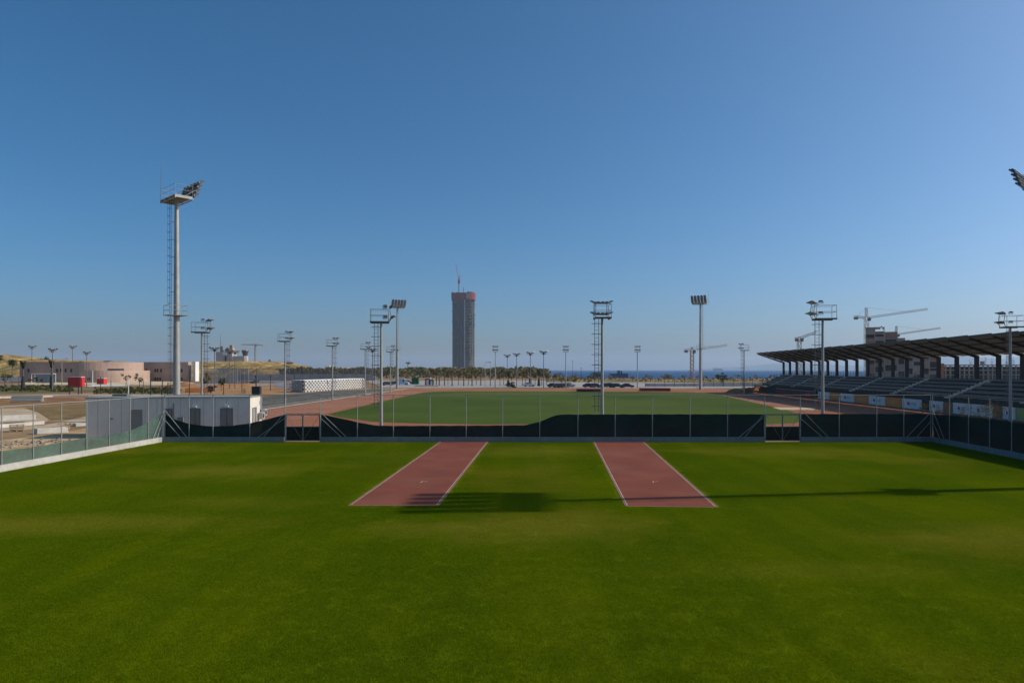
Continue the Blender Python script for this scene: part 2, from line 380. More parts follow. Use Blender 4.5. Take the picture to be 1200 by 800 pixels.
patch('sand_strip', [(-80,525),(0,516),(45,510),(100,502),(140,500),(150,508),(100,516),(50,522),(0,530),(-80,542)], -.001, sandy)
patch('gravel_path', [(-80,468),(0,466),(60,464.5),(130,463.5),(210,463),(210,461.8),(60,462.4),(0,463.7),(-80,465)], -.003, pale_path)
patch('mulch_strip', [(52,464.2),(86,462.6),(110,463),(110,466.2),(60,466)], .0, mulch)
patch('green_verge', [(-80,459),(20,459.5),(80,458.5),(82,455),(20,452.5),(-80,452)], -.004, greens)
patch('planted_verge', [(107,457.5),(130,461),(212,462),(212,455.5),(150,454)], -.003, greens)
patch('site_road', [(28,450.6),(212,451),(230,449),(212,446.8),(28,446.6)], -.0045, M2('cream_gravel', (.55,.46,.31), (.47,.38,.25), .1, fine=1, fvar=.12))
patch('white_slab', [(96,452.4),(110,452.8),(150,452.0),(148,450.4),(112,450.6)], -.002, conc_w)
patch('service_road', [(318,478.2),(466,457.2),(440,455.6),(395,457.5),(357,460.3),(318,463.2),(296,468),(296,484)], -.003, M2('grey_gravel', (.085,.082,.072), (.115,.11,.095), .2, fine=2, fvar=.25, bump=.6))
patch('earth_works', [(200,463),(320,463),(360,458),(345,452),(250,450.5),(205,452)], -.005, M2('orange_soil', (.36,.22,.11), (.28,.15,.07), .12, fine=1.2, fvar=.25, bump=.8))
patch('car_park', [(450,454),(600,453.8),(860,454.6),(905,455),(930,446.6),(600,445.6),(430,446)], -.008, asph)
patch('grass_verge', [(250,444.6),(370,444.6),(375,442.3),(250,442.4)], -.004, greens)
patch('coast_sand', [(640,447.5),(900,449),(960,446),(960,443.6),(820,443.4),(690,442.8),(640,443.5)], -.001, M2('coast_dunes', (.28,.185,.095), (.11,.10,.045), .04, fine=.6, fvar=.3))
# rubble near the fence
rub = MB(); rnd = random.Random(11)
for px, py, n, s in ((25,521,60,1.6),(30,520,30,1.),(70,517,26,1.4),(48,517,24,1.6),(85,497,16,.8),(12,524,30,1.6),(88,466,14,.8)):
    for i in range(n):
        x, y = G(px, py); x += rnd.gauss(0,s); y += rnd.gauss(0,s*.7); r = rnd.uniform(.03,.15)
        rub.obox((x,y,r*.25), r*2, r*1.3, r*.9, rotm(rnd.uniform(0,6),rnd.uniform(-.5,.5),rnd.uniform(-.5,.5)))
tag(rub.build('rubble', M('broken_stone', (.27,.23,.18), .95, .3, 2)), 'broken stone and rubble strewn behind the side fence', 'rubble', kind='stuff')
wd = MB()
for (pts, n) in (([(0,452.5),(85,452.5),(85,459),(0,459)],200), ([(112,455),(210,455.5),(210,461.5),(130,461)],220), ([(250,442.5),(370,442.5),(370,444),(250,444)],70)):
    for i in range(n):
        px = rnd.uniform(pts[0][0], pts[1][0]); py = rnd.uniform(pts[0][1], pts[2][1]); x, y = G(px, py); h = rnd.uniform(.12,.75)**1.3+.1
        for k in range(4):
            a = rnd.uniform(0,6.3); w = rnd.uniform(.2,.5); c = (x+rnd.uniform(-.4,.4), y+rnd.uniform(-.4,.4))
            mb_ = [(c[0]-w*math.cos(a), c[1]-w*math.sin(a), 0), (c[0]+w*math.cos(a), c[1]+w*math.sin(a), 0), (c[0]+w*.5, c[1], h), (c[0]-w*.6, c[1]+.2, h*.8)]
            wd.quad(*mb_)
tag(wd.build('wild_undergrowth', leafmat('weed_leaves', (.07,.085,.02), (.15,.13,.045))), 'low weeds and young planting on the verges beside the site', 'weeds', kind='stuff')

# ---- hills
def hill(name, ridge, D0, depth, mat, base_py, rnd, rough=1.0):
    """ridge: list of (px, py) of the crest seen at distance D0+depth/2"""
    mb = MB(); Dc = D0 + depth/2; n = len(ridge); rows = []
    prof = [(0,0),(.10,.35),(.22,.72),(.38,.93),(.5,1.0),(.7,.8),(.85,.45),(1,0)]
    for t, k in prof:
        y = D0 + t*depth; row = []
        for px, py in ridge:
            x = X(px, Dc); z = max(.1, Z(py, Dc))*k
            if 0 < k: z += rnd.uniform(-.06,.06)*Z(py, Dc)*rough*(1 if k < 1 else .25)
            row.append((x + rnd.uniform(-2,2), y + rnd.uniform(-.02,.02)*depth, max(-1.0, z) if k > 0 else -1.0))
        rows.append(row)
    mb.add([p for r in rows for p in r], [(j*n+i, j*n+i+1, (j+1)*n+i+1, (j+1)*n+i) for j in range(len(prof)-1) for i in range(n-1)], False)
    return struct(name, mb, mat)
hill_m = M2('dry_hill_grass', (.34,.23,.085), (.19,.13,.05), .07, .4, .6, fine=.35, fvar=.4, bump=.6, extra=((.13,.11,.04), .02, .55, .66))
rnd = random.Random(2)
def ridge(pts, step=4):
    out = []
    for (a, b_) in zip(pts, pts[1:]):
        k = max(1, int((b_[0]-a[0])/step))
        out += [(lerp(a[0],b_[0],i/k), lerp(a[1],b_[1],i/k)+rnd.uniform(-.25,.25)) for i in range(k)]
    return out + [pts[-1]]
hill('hill', ridge([(-260,420),(-120,413),(-40,414),(0,415.5),(12,415.5),(25,418.5),(45,419.5),(62,421),(90,422),(130,423),(170,425),(200,433)]), 420, 260, hill_m, 440, rnd)
hill('mound', ridge([(205,431),(222,425.5),(240,423.6),(262,423.4),(285,423),(300,423.6),(322,423.4),(338,424.6),(346,427.5),(356,430.5),(364,433)]), 560, 220, hill_m, 440, rnd)
mount_m = M('wooded_mountain_haze', (.045,.075,.095), .95, .2, .002)  # blue of distant haze mixed into the woodland colour
hill('mountain', ridge([(815,432.8),(850,430),(885,427.8),(915,425.4),(945,425.6),(975,427.5),(1010,428.5),(1050,425),(1085,419),(1112,415.5),(1140,418),(1165,421),(1200,417.5),(1260,421),(1330,427),(1400,432)], 10), 9300, 2400, mount_m, 440, rnd, .3)
# ================================================================ FIELD WALLS AND FENCES
FD = 55.6
def UX(px): return X(px, FD) - X(193, FD)          # back fence: photo pixel -> metres along it
WH = .39
segs = [(190.0, 333.0, 'grey concrete kerb wall under the back fence, beside the grey hut'),
        (376.5, 896.0, 'long grey concrete kerb wall under the back fence between the two gates'),
        (938.5, 1094, 'grey concrete kerb wall under the back fence, from second gate to stand-side corner')]
for a, b_, lab in segs:
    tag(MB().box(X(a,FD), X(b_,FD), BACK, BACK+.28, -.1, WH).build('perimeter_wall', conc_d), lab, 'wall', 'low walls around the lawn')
def side_wall(fn, s, lab, mat):
    p = [(fn(-16),-16),(fn(BACK-.01),BACK-.01)]
    q = [(fn(-16)+s*.30,-16),(fn(BACK-.01)+s*.30,BACK-.01)]
    poly = [p[0],p[1],q[1],q[0]] if s < 0 else [p[0],q[0],q[1],p[1]]
    if s < 0: poly = poly[::-1]; poly = [q[0],p[0],p[1],q[1]]
    tag(MB().prism(poly, -.1, WH).build('perimeter_wall', mat), lab, 'wall', 'low walls around the lawn')
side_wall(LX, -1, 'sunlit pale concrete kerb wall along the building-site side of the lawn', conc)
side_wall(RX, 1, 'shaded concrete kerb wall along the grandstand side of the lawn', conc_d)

def fence(name, label, A, B, posts, H, net_prof, net_side, netmat, braces, z0=WH, rails=None, gates=()):
    L = math.hypot(B[0]-A[0], B[1]-A[1]); rz = math.atan2(B[1]-A[1], B[0]-A[0])
    f = thing(name, label, 'fence', (A[0],A[1],0), rz, 'chain link fences around the lawn')
    for u in posts: MB().bar((u,0,z0-.02),(u,0,H+.05),.032,n=8).build('post', post_m, f)
    for (u0,u1) in (rails or [(posts[0],posts[-1])]):
        MB().bar((u0,0,H),(u1,0,H),.024,n=6).build('top_rail', post_m, f)
    for u0, u1, zz in ([(posts[0],posts[-1],z0)] if not gates else [(posts[0],gates[0][0],z0),(gates[0][0],gates[0][1],2.25),(gates[0][1],gates[1][0],z0),(gates[1][0],gates[1][1],2.25),(gates[1][1],posts[-1],z0)]):
        MB().quad((u0,net_side*.012,zz),(u1,net_side*.012,zz),(u1,net_side*.012,H),(u0,net_side*.012,H)).build('chain_link_mesh', chain, f)
    rnd = random.Random(len(label))
    for prof in net_prof:
        m = MB(); pts = []; u = prof[0][0]
        while u < prof[-1][0]-1e-6:
            for (a, b_) in zip(prof, prof[1:]):
                if a[0] <= u <= b_[0]: pts.append((u, lerp(a[1], b_[1], (u-a[0])/max(1e-6,b_[0]-a[0])))); break
            u += .3
        pts.append(prof[-1]); nz = 6; vs = []
        for j in range(nz+1):
            for (u, zt) in pts:
                zt2 = zt - .025*abs(math.sin(u*2.1)); vs.append((u, net_side*(.055+.025*math.sin(u*1.7+j*.6)*math.sin(j/nz*3.14)+rnd.uniform(-.006,.006)), lerp(z0, zt2, j/nz)))
        n = len(pts); m.add(vs, [(j*n+i, j*n+i+1, (j+1)*n+i+1, (j+1)*n+i) for j in range(nz) for i in range(n-1)], True)
        m.build('shade_net', netmat, f)
    for (u0,za,u1,zb) in braces: MB().bar((u0,-net_side*.05,za),(u1,-net_side*.05,zb),.026,n=6).build('brace', post_m, f)
    return f
bp_ = [193,221.6,249.6,292.8,334.4,375.5,418.75,461,503.75,546.3,589,632.5,677.2,720.9,764.5,808.7,852.5,896,937.7,983.3,1027.3,1059,1090.5]
zz = lambda y: Z(y, FD)
def prof(l): return [(UX(x), zz(y)) for x, y in l]
n1 = prof([(193.5,485.6),(198,488.2),(205,491.2),(219,495.6),(236.7,498.4),(250.7,499.2),(271.7,498.5),(291.5,495.7),(306.7,492.4),(320,489),(334,485.2)])
n2 = prof([(376,485),(388.8,487.6),(404,490.8),(419,494.2),(432,496.8),(443.8,498.4),(470,498.6),(520,498.4),(570,498.2),(616,497.7),(625,495.6),(633.7,493.2),(645,488.6),(654,485.3),(760,485),(896,485)])
n3 = prof([(938,484.6),(1000,484.6),(1093.5,484.6)])
def br(l): return [(UX(a), zz(b_), UX(c), zz(d)) for a,b_,c,d in l]
bf = fence('chain_link_fence', 'long back fence with two gates and sagging dark green net', (X(193,FD), BACK+.14), (X(1090.5,FD), BACK+.14),
      [UX(p) for p in bp_], 3.80, [n1,n2,n3], 1, net_dark,
      br([(194,481,219,511.6),(194,492.5,211.6,511.6),(333,485,309,511.6),(333.5,490,303,511.6),(377,484,406,511.6),(377,490.5,399.8,511.6),
          (895,484.5,872.5,511.6),(894,489,866,511.6),(939,480,970,511.6),(939,491,963,511.6),(1089,484,1062.5,511.6),(1089.5,494,1074,511.6)]),
      gates=[(UX(334.4),UX(375.5)),(UX(896),UX(937.7))])
for (a, b_) in ((334.4,375.5),(896,937.7)):
    ua, ub = UX(a)+.06, UX(b_)-.06; um = (ua+ub)/2; t = 2.17
    for u in (UX(a), UX(b_)): MB().bar((u,0,-.02),(u,0,2.3),.055,n=8).build('gate_post', post_m, bf)
    MB().bar((UX(a),0,2.28),(UX(b_),0,2.28),.035,n=6).build('gate_lintel', galv_d, bf)
    for (u0,u1,sg) in ((ua+.02,um-.03,1),(um+.03,ub-.02,-1)):
        m = MB()
        for p, q in (((u0,0,.10),(u0,0,t)),((u1,0,.10),(u1,0,t)),((u0,0,t),(u1,0,t)),((u0,0,.10),(u1,0,.10)),((u0,0,1.22),(u1,0,1.22))): m.bar(p, q, .03, n=6)
        p, q = ((u0,0,t),(u1,0,.1)) if sg > 0 else ((u1,0,t),(u0,0,.1)); m.bar(p, q, .014, n=5)
        g = m.build('gate_leaf', galv_d, bf)
        MB().quad((u0,.05,.12),(u1,.05,.12),(u1,.05,1.19),(u0,.05,1.19)).build('shade_net', net_dark, g)
        MB().quad((u0,.012,1.22),(u1,.012,1.22),(u1,.012,t),(u0,.012,t)).build('chain_link_mesh', chain, g)
def side_fence(fn, s, label, pxs, netpts, netmat, H, brs, near, step):
    k = (fn(50)-fn(0))/50.0; c0 = fn(0) + s*.14
    Dp = lambda px: c0/((px-600)/800.0 - k)
    A = (c0 + k*near, near); B = (c0 + k*FD, FD); L = math.hypot(B[0]-A[0], B[1]-A[1]); q = math.sqrt(1+k*k)
    U = lambda D: (D-near)*q
    ps = [U(Dp(p)) for p in pxs]; D = Dp(pxs[0])-step
    while D > near: ps.insert(0, U(D)); D -= step
    pr = [(0.05, 1.6 if s < 0 else 2.3)] + [(U(Dp(x)), Z(y, Dp(x))) for x, y in netpts]
    pr[-1] = (U(FD)-.03, pr[-1][1])
    fence('chain_link_fence', label, A, B, ps + [U(FD)-.02], H, [pr], -s, netmat, [(U(Dp(a)), Z(b_,Dp(a)), U(Dp(c)), max(WH+.03,Z(d,Dp(c)))) for a,b_,c,d in brs])
side_fence(LX, -1, 'sunlit side fence with thin teal net, bordering the building site', [2,39,72,101.5,127.8,152.5,173.8],
    [(2.5,527.5),(37.5,524),(71,518),(100,512.6),(115,511.4),(128,509.4),(140,507),(151,504.5),(160,501.5),(174,494.5),(184,488.5),(192,484.5)], net_light, 3.72,
    [(191.5,481,179,513),(191,490.5,183.5,513)], 6, 2.6)
side_fence(RX, 1, 'shaded side fence with dark net, bordering the grandstand track', [1185.5,1159.7,1135,1112.6], [(1200,495.6),(1150,489.6),(1112,486),(1091,484.5)], net_dark, 3.78,
    [(1092.5,477,1107,513.5),(1093,492,1102,513.5)], 6, 2.4)
x, y = G(498.5, 516.6)
t = MB().prism([(x+.16*math.cos(a*.7854), y-.1+.16*math.sin(a*.7854)) for a in range(8)], .01, .05).prism([(x+.13*math.cos(a*.7854), y-.1+.13*math.sin(a*.7854)) for a in range(8)], .05, .26, [(x+.04*math.cos(a*.7854), y-.1+.04*math.sin(a*.7854)) for a in range(8)])
tag(t.build('marker_cone', M('yellow_plastic', (.62,.62,.08), .5, .05, 4)), 'small yellow marker cone on the grass below the back fence', 'cone')

# ================================================================ FLOODLIGHTS
def lamp(parent, c, yaw, pitch0, w=.5, d=.36, t=.16):
    m = MB(); r = rotm(yaw, -pitch0); c = Vector(c)
    m.obox(c, d, w, t*.45, r); top = c + r @ Vector((0,0,t*.40)); m.obox(top, d*.62, w*.66, t*.35, r)
    for s in (-1,1): m.bar(c + r @ Vector((-d*.2,s*w*.51,0)), c + r @ Vector((-d*.75,s*w*.51,-.10)), .022, n=4)
    m.bar(c + r @ Vector((-d*.75,-w*.51,-.10)), c + r @ Vector((-d*.75,w*.51,-.10)), .022, n=4)
    o = m.build('floodlight', lamp_m, parent)
    MB().obox(c + r @ Vector((0,0,-t*.24)), d*.86, w*.88, .012, r).build('lens', lampglass, o)
def ladder(parent, x, y, z0, z1, step=.35, hoop=1.0, w=.22, gap=2.0):
    m = MB(); z = z0+.5
    while z < z1: m.bar((x,y-w,z),(0,0,z),.016,n=4).bar((x,y+w,z),(0,0,z),.016,n=4); z += gap
    for s in (-w, w): m.bar((x,y+s,z0),(x,y+s,z1),.022,n=5)
    z = z0+.1
    while z < z1: m.bar((x,y-w,z),(x,y+w,z),.013,n=4); z += step
    o = m.build('ladder', galv_d, parent)
    if hoop:
        h = MB(); z = z0+1.2
        while z < z1:
            pts = [(x-.34*math.sin(a), y+.34*math.cos(a), z) for a in [i*math.pi/6 for i in range(7)]]
            h.tube(pts, .02, 4); z += hoop
        for a in (.8, 1.57, 2.34): h.bar((x-.34*math.sin(a), y+.34*math.cos(a), z0+1.2),(x-.34*math.sin(a), y+.34*math.cos(a), z1),.010,n=4)
        h.build('safety_cage', galv_d, o)
def side_ladder(parent, z0, z1):
    m = MB()
    for x in (-.30,-.66): m.bar((x,0,z0),(x,0,z1),.026,n=5)
    z = z0+.15
    while z < z1: m.bar((-.66,0,z),(-.30,0,z),.014,n=4); z += .34
    z = z0+.5
    while z < z1: m.bar((-.95,0,z),(0,0,z),.026,n=4); z += .92
    m.build('ladder', galv_d, parent)
def rails(parent, x0, x1, y0, y1, z, h=1.1, open_side=None):
    m = MB(); c = [(x0,y0),(x1,y0),(x1,y1),(x0,y1)]
    for (x, y) in c: m.bar((x,y,z),(x,y,z+h),.024,n=5)
    for i, (a, b_) in enumerate(zip(c, c[1:]+c[:1])):
        if i == open_side: continue
        for k in (.5, 1.0): m.bar((*a,z+h*k),(*b_,z+h*k),.022,n=5)
        if math.dist(a, b_) > 2.5: q = ((a[0]+b_[0])/2,(a[1]+b_[1])/2); m.bar((*q,z),(*q,z+h),.022,n=5)
    return m.build('guard_rail', galv, parent)
def make_light_pole(label, loc, rz, group):
    o = thing('floodlight_pole', label, 'floodlight', loc, rz, group); H = 10.45
    MB().bar((0,0,0),(0,0,H),.17,.10,n=12).build('pole', galv, o)
    MB().box(-.26,.26,-.26,.26,0,.05).build('base_plate', galv_d, o)
    side_ladder(o, 2.1, H)
    p = MB(); p.box(-1.05,.75,-.72,.72,H,H+.05)
    for y in (-.66,.66): p.box(-1.05,.75,y-.04,y+.04,H-.10,H-.002)
    p.build('platform', galv_d, o); rails(o, -1.0, .70, -.68, .68, H+.05, 1.15)
    b = MB()
    for z, x in ((.42,.95),(1.42,.80)): b.bar((x,-.72,H+z),(x,.72,H+z),.035,n=6)
    for y in (-.55,.55): b.bar((.72,y,H),(.95,y,H+.42),.03,n=5).bar((.95,y,H+.42),(.80,y,H+1.42),.03,n=5)
    b.build('lamp_bar', galv_d, o)
    for z, x in ((.52,1.16),(1.52,1.0)):
        for y, yaw in ((-.58,-.45),(-.20,-.12),(.20,.12),(.58,.45)): lamp(o, (x+.06*(z>1),y,H+z), yaw, .22, .34, .36, .14)
        for y in (-1,1): lamp(o, (.40,y*.86,H+z), y*1.2, .22, .36, .30, .14)
    return o
def make_mast(label, loc, rz, group):
    o = thing('floodlight_mast', label, 'floodlight', loc, rz, group); H = 25.3
    MB().bar((0,0,0),(0,0,H),.42,.22,n=16).build('pole', galv, o)
    MB().bar((0,0,0),(0,0,.08),.62,n=16).build('base_plate', galv_d, o)
    ladder(o, -.60, 0, 2.2, 12.0, .35, .9); ladder(o, -.52, .35, 12.2, H, .35, .9)
    p = MB(); p.box(-1.15,.9,-.9,.9,12.0,12.06); p.build('rest_platform', galv_d, o); rails(o, -1.1,.85,-.85,.85,12.06,1.1)
    p = MB(); p.box(-1.0,1.0,-2.15,2.15,H,H+.08)
    for y in (-2.1,-.7,.7,2.1): p.box(-1.0,1.0,y-.05,y+.05,H-.22,H-.002)
    for x in (-.95,.95): p.box(x-.05,x+.05,-2.15,2.15,H-.30,H-.222)
    p.build('platform', galv, o); rails(o, -.95,.95,-2.1,2.1,H+.08,1.2)
    b = MB()
    for y in (-2.1,-.7,.7,2.1): b.bar((.98,y,H),(1.7,y,H+2.0),.05,n=5).bar((.2,y,H+.1),(1.35,y,H+1.0),.03,n=5)
    for k in (.12,.38,.64,.90): b.bar((lerp(.98,1.7,k),-2.3,H+2.0*k),(lerp(.98,1.7,k),2.3,H+2.0*k),.045,n=5)
    b.build('lamp_frame', galv, o)
    for k in (.12,.38,.64,.90):
        for i in range(5): lamp(o, (lerp(.98,1.7,k)+.26, -1.9+i*.95, H+2.0*k+.10), 0, .66, .70, .66, .40)
    MB().bar((-.95,2.1,H+.1),(-.95,2.1,H+3.9),.03,.012,n=5).build('lightning_rod', galv_d, o)
    return o
def face(dx, dy): return math.atan2(dy, dx)
GB = 'floodlight poles with a railed top platform'
GA = 'tall floodlight masts at the corners of the grounds'
aim = lambda x, y: face(8-x, 128-y)
m0 = make_mast('tall grey mast with two railed platforms rising behind the grey hut', (X(207,78),78,0), aim(X(207,78),78), GA)
copy_tree(m0, (X(465.5,213),213,0), aim(X(465.5,213),213), 'tall slim mast at the far track corner by the white van')
copy_tree(m0, (X(820.7,201),201,0), aim(X(820.7,201),201), 'tall slim mast at the far track corner before the orange crane')
copy_tree(m0, (X(1217,73.4),73.4,0), aim(X(1217,73.4),73.4), 'tall mast in front of the grandstand, only its lamp head in the photo')
copy_tree(m0, (35.6,34.9,0), face(-1,.05), 'mast outside the shaded side fence, casting its shadow on the lawn')
b0 = make_light_pole('grey floodlight pole with laddered side and lamps towards the track, behind the back fence near the first gate', (X(446.7,66),66,0), face(1,.15), GB)
b0['label'] = 'nearest floodlight pole to the gate beside the grey hut, lamps over the track'
BL = [(705.6,61,0,1,'floodlight pole standing mid-fence, seen square from behind, ladder beside it'),
 (964,62,-1,.15,'floodlight pole behind the second gate, lamps turned to the track'),
 (1184,73.6,-1,.15,'floodlight pole before the advertising boards, close to the grandstand'),
 (236.5,84,1,.1,'floodlight pole just behind the grey hut, beside the tall mast'),
 (334,110.5,1,.1,'floodlight pole between the grey hut and the white block wall'),
 (389.5,132.6,1,.1,'floodlight pole in front of the middle of the white block wall'),
 (428,153,1,.1,'floodlight pole at the far end of the white block wall'),
 (457.5,175,1,.1,'floodlight pole just beside the far mast by the white van'),
 (872,162,-1,.2,'floodlight pole by the red earth heap at the far end of the stand')]
LR = {705.6:-90, 964:180, 1184:90}
for px, D, dx, dy, lab in BL:
    c_ = copy_tree(b0, (X(px,D),D,0), face(dx,dy), lab)
    for k in c_.children:
        if k.name.startswith('ladder'): k.rotation_euler.z = R(LR.get(px, 180))
for px, lab in ((580.5,'far floodlight pole past the end of the track, nearest to the unfinished round tower'), (663,'far floodlight pole past the end of the track, among the first dark cars'), (747,'far floodlight pole past the end of the track, by the blue building')):
    copy_tree(b0, (X(px,222),222,0), face(0,-1), lab, scale=1.12)
def make_small_light(label, loc, rz, group):
    o = thing('lamp_post', label, 'lamp post', loc, rz, group); H = 10.6
    MB().bar((0,0,0),(0,0,H),.15,.09,n=8).build('pole', galv_d, o)
    b = MB(); b.bar((0,-1.1,H+.25),(0,1.1,H+.25),.05,n=5).bar((0,0,H-.2),(0,-1.0,H+.25),.04,n=5).bar((0,0,H-.2),(0,1.0,H+.25),.04,n=5).build('crossbar', galv_d, o)
    for y in (-1.05,-.4,.4,1.05): lamp(o, (.3,y,H+.55+.25*abs(y)), y*.5, .5, .62, .5, .34)
    MB().box(-.16,.16,-.3,.3,H-.1,H+.45).build('junction_box', lamp_m, o)
    return o
GC = 'distant lamp posts with a forked head'
s0 = make_small_light('small forked lamp post just clear of the tower side trees', (X(594.5,262),262,0), face(-.3,-1), GC)
s0['label'] = 'forked lamp post furthest back, first after the pole nearest the tower'
for px, D, dx, dy, lab in [(605.5,250,-.3,-1,'forked lamp post with a tall dark cypress directly behind it'), (621.5,232,.2,-1,'forked lamp post above a dark tied palm behind the far bend'), (637,219,.2,-1,'forked lamp post where the sea horizon begins beyond the far bend'),
  (251.5,182,.3,-1,'forked lamp post before the grey sports cage, next to the hut pole'), (269,208,.3,-1,'pale forked lamp post at the middle of the grey sports cage'), (275.4,214,.3,-1,'forked lamp post at the end of the grey sports cage'),
  (436.5,190,.3,-1,'forked lamp post between the white block wall and the far mast'),
  (37.5,345,1,-.4,'lamp post behind the pink building, nearest its outer end'), (61.5,192,1,-.4,'lamp post in front of the pink building, beside the tied palm'), (85,345,1,-.4,'lamp post behind the pink building, above the big red cabins'), (101.5,226,1,-.4,'lamp post in front of the curved pink wall')]:
    copy_tree(s0, (X(px,D),D,0), face(dx,dy), lab, scale=1.55 if D == 345 else 1.02)
def make_street_lamp(label, loc, rz):
    o = thing('street_lamp', label, 'street lamp', loc, rz, 'single-arm street lamps'); H = 8.3
    MB().bar((0,0,0),(0,0,H),.11,.06,n=8).build('pole', galv, o)
    MB().bar((0,0,H-.05),(1.3,0,H+.1),.045,n=5).build('arm', galv, o)
    MB().obox((1.5,0,H+.1), .8,.28,.14).build('lamp_head', lamp_m, o)
    return o
l0 = make_street_lamp('single-arm street lamp beside the foot of the round tower', (X(568.5,228),228,0), 0)
copy_tree(l0, (X(575,238),238,0), 2.8, 'single-arm street lamp just behind the one at the tower')
copy_tree(l0, (X(72.5,262),262,0), 0, 'pale street lamp standing before the windows of the pink building', scale=1.2)

# ================================================================ SITE HUT
hx0, hx1, hd0, hd1, hz = X(100.5,58.3), X(292.5,60), 60.0, 64.8, 3.5
rz = math.atan2(1.7, hx1-hx0); L_ = math.hypot(hx1-hx0, 1.7)
hut = thing('site_hut', 'long grey flat-roofed cabin behind the corner of the two fences', 'hut', (hx0,58.3,0), rz)
MB().box(0,L_,0,4.7,0,hz-.10).build('wall', hut_m, hut)
MB().box(-.06,L_+.06,-.06,4.76,hz-.10,hz).build('roof', galv, hut)
def hu(px):      # photo pixel on the front face -> metres along it
    k = math.tan(rz); xw = (58.3 - k*hx0) * ((px-600)/800) / (1 - k*(px-600)/800); return (xw-hx0)/math.cos(rz)
m = MB()
for k in range(1, 14): m.box(k*L_/14-.012, k*L_/14+.012, -.012, -.001, .05, hz-.12)
m.build('wall_joint', galv, hut)
for a, b_ in ((223.5,234),(259.3,272.3),(194.5,201)):
    u0, u1 = hu(a), hu(b_); d = MB().box(u0,u1,-.05,-.003,.05,2.42).build('door', grey_door, hut)
    MB().box((u0+u1)/2-.012,(u0+u1)/2+.012,-.062,-.051,.1,2.38).box((u0+u1)/2+.06,(u0+u1)/2+.10,-.09,-.051,1.05,1.2).build('handle', dark_m, d)
    f = MB(); f.box(u0-.07,u0-.002,-.06,-.004,.05,2.49); f.box(u1+.002,u1+.07,-.06,-.004,.05,2.49); f.box(u0-.002,u1+.002,-.06,-.004,2.422,2.49); f.build('door_frame', galv_d, d)
for px in (228.3,265.8):
    u = hu(px); MB().box(u-.16,u+.16,-.16,-.003,2.58,2.74).build('wall_lamp', white_p, hut)
m = MB(); u0, u1 = hu(153.8), hu(167)
m.box(u0,u1,-.04,-.003,.55,2.42)
sh = m.build('louvre_shutter', grey_door, hut); m = MB()
for k in range(14): m.box(u0+.03,u1-.03,-.065,-.042,.62+k*.128,.69+k*.128)
m.build('louvre_blades', M('louvre', (.25,.25,.24), .6, .05, 3), sh)
u0 = hu(203.7); MB().box(u0-.04,u0+.04,-.09,-.003,.3,2.95).build('downpipe', grey_door, hut)
MB().box(hu(209),hu(216),-.25,-.003,1.25,1.75).build('meter_box', grey_door, hut)
MB().box(hu(129),hu(132.5),-.06,-.003,1.6,1.72).build('wall_vent', grey_door, hut)
w = MB().box(L_+.003,L_+.05,.95,2.35,.9,2.45).build('window', dark_m, hut); MB().box(L_+.051,L_+.07,1.15,1.40,.95,2.40).box(L_+.051,L_+.07,1.9,2.0,.95,2.4).build('window_frame', white_p, w)
for y0, z0 in ((2.75,1.30),(3.75,1.55)):
    ac = MB().box(L_+.12,L_+.48,y0,y0+.82,z0,z0+.62).build('air_conditioner', M('ac_casing', (.5,.5,.48), .6, .05, 5), hut)
    MB().bar((L_+.481,y0+.32,z0+.31),(L_+.50,y0+.32,z0+.31),.25,n=16).build('fan_grille', dark_m, ac)
    MB().box(L_+.002,L_+.12,y0+.1,y0+.16,z0-.05,z0+.3).box(L_+.002,L_+.12,y0+.62,y0+.68,z0-.05,z0+.3).build('wall_bracket', galv_d, ac)
bx = thing('equipment_box', 'dark box with a thin aerial on the sunny end of the hut roof', 'equipment box', (X(300.7,63),63,hz+.015), rz)
MB().box(-.36,.36,-.35,.35,.1,.78).build('casing', dark_m, bx); MB().box(-.3,.3,-.3,-.22,0,.1).box(-.3,.3,.22,.3,0,.1).build('feet', galv_d, bx); MB().box(-.39,.39,-.38,.38,.78,.81).build('lid', lamp_m, bx)
MB().bar((0,0,.81),(0,0,2.5),.025,.014,n=5).build('aerial', dark_m, bx)
sk = thing('skylight_hatch', 'low blue-grey hatch lying on the hut roof', 'hatch', (X(143,61),61,hz+.015), rz)
MB().box(-.62,.62,-.5,.5,0,.14).build('frame', galv_d, sk); MB().box(-.56,.56,-.44,.44,.14,.17).build('pane', glass_m, sk)

# ================================================================ GRANDSTAND
ga = math.atan(.06); GX0, GY0 = 57.24, 60.0; Q = math.sqrt(1+.06**2)
gs_ = thing('grandstand', 'long covered grandstand with dark seats and a cantilever roof along the track', 'grandstand', (GX0,GY0,0), -ga)
V = lambda D: (D-GY0)*Q
Y0, Y1 = V(64.0), V(178.8)
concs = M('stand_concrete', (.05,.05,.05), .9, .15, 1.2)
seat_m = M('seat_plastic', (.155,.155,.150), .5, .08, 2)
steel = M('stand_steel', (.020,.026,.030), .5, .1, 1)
te = MB(); prof_ = [(.25,0),(.25,1.95)]
for r in range(6): prof_ += [(.55+r*.95+.0, 1.95+r*.45 if r == 0 else 1.95+(r-1)*.45+.0)] if False else []
pts = [(.25,0),(6.9,0),(6.9,4.3)]
for r in range(4,-1,-1): pts += [(.45+r*1.15, 1.95+r*.5+.0)] if r == 4 else [(.45+(r+1)*1.15, 1.95+r*.5),(.45+r*1.15, 1.95+r*.5)]
pts[2] = (6.9, 1.95+4*.5); pts += [(.25,1.95)]
n = len(pts); te.add([(x,Y0,z) for x,z in pts]+[(x,Y1,z) for x,z in pts], [tuple(range(n)), tuple(range(n,2*n))[::-1]] + [(i,n+i,n+(i+1)%n,(i+1)%n) for i in range(n)])
te.build('terrace', concs, gs_)
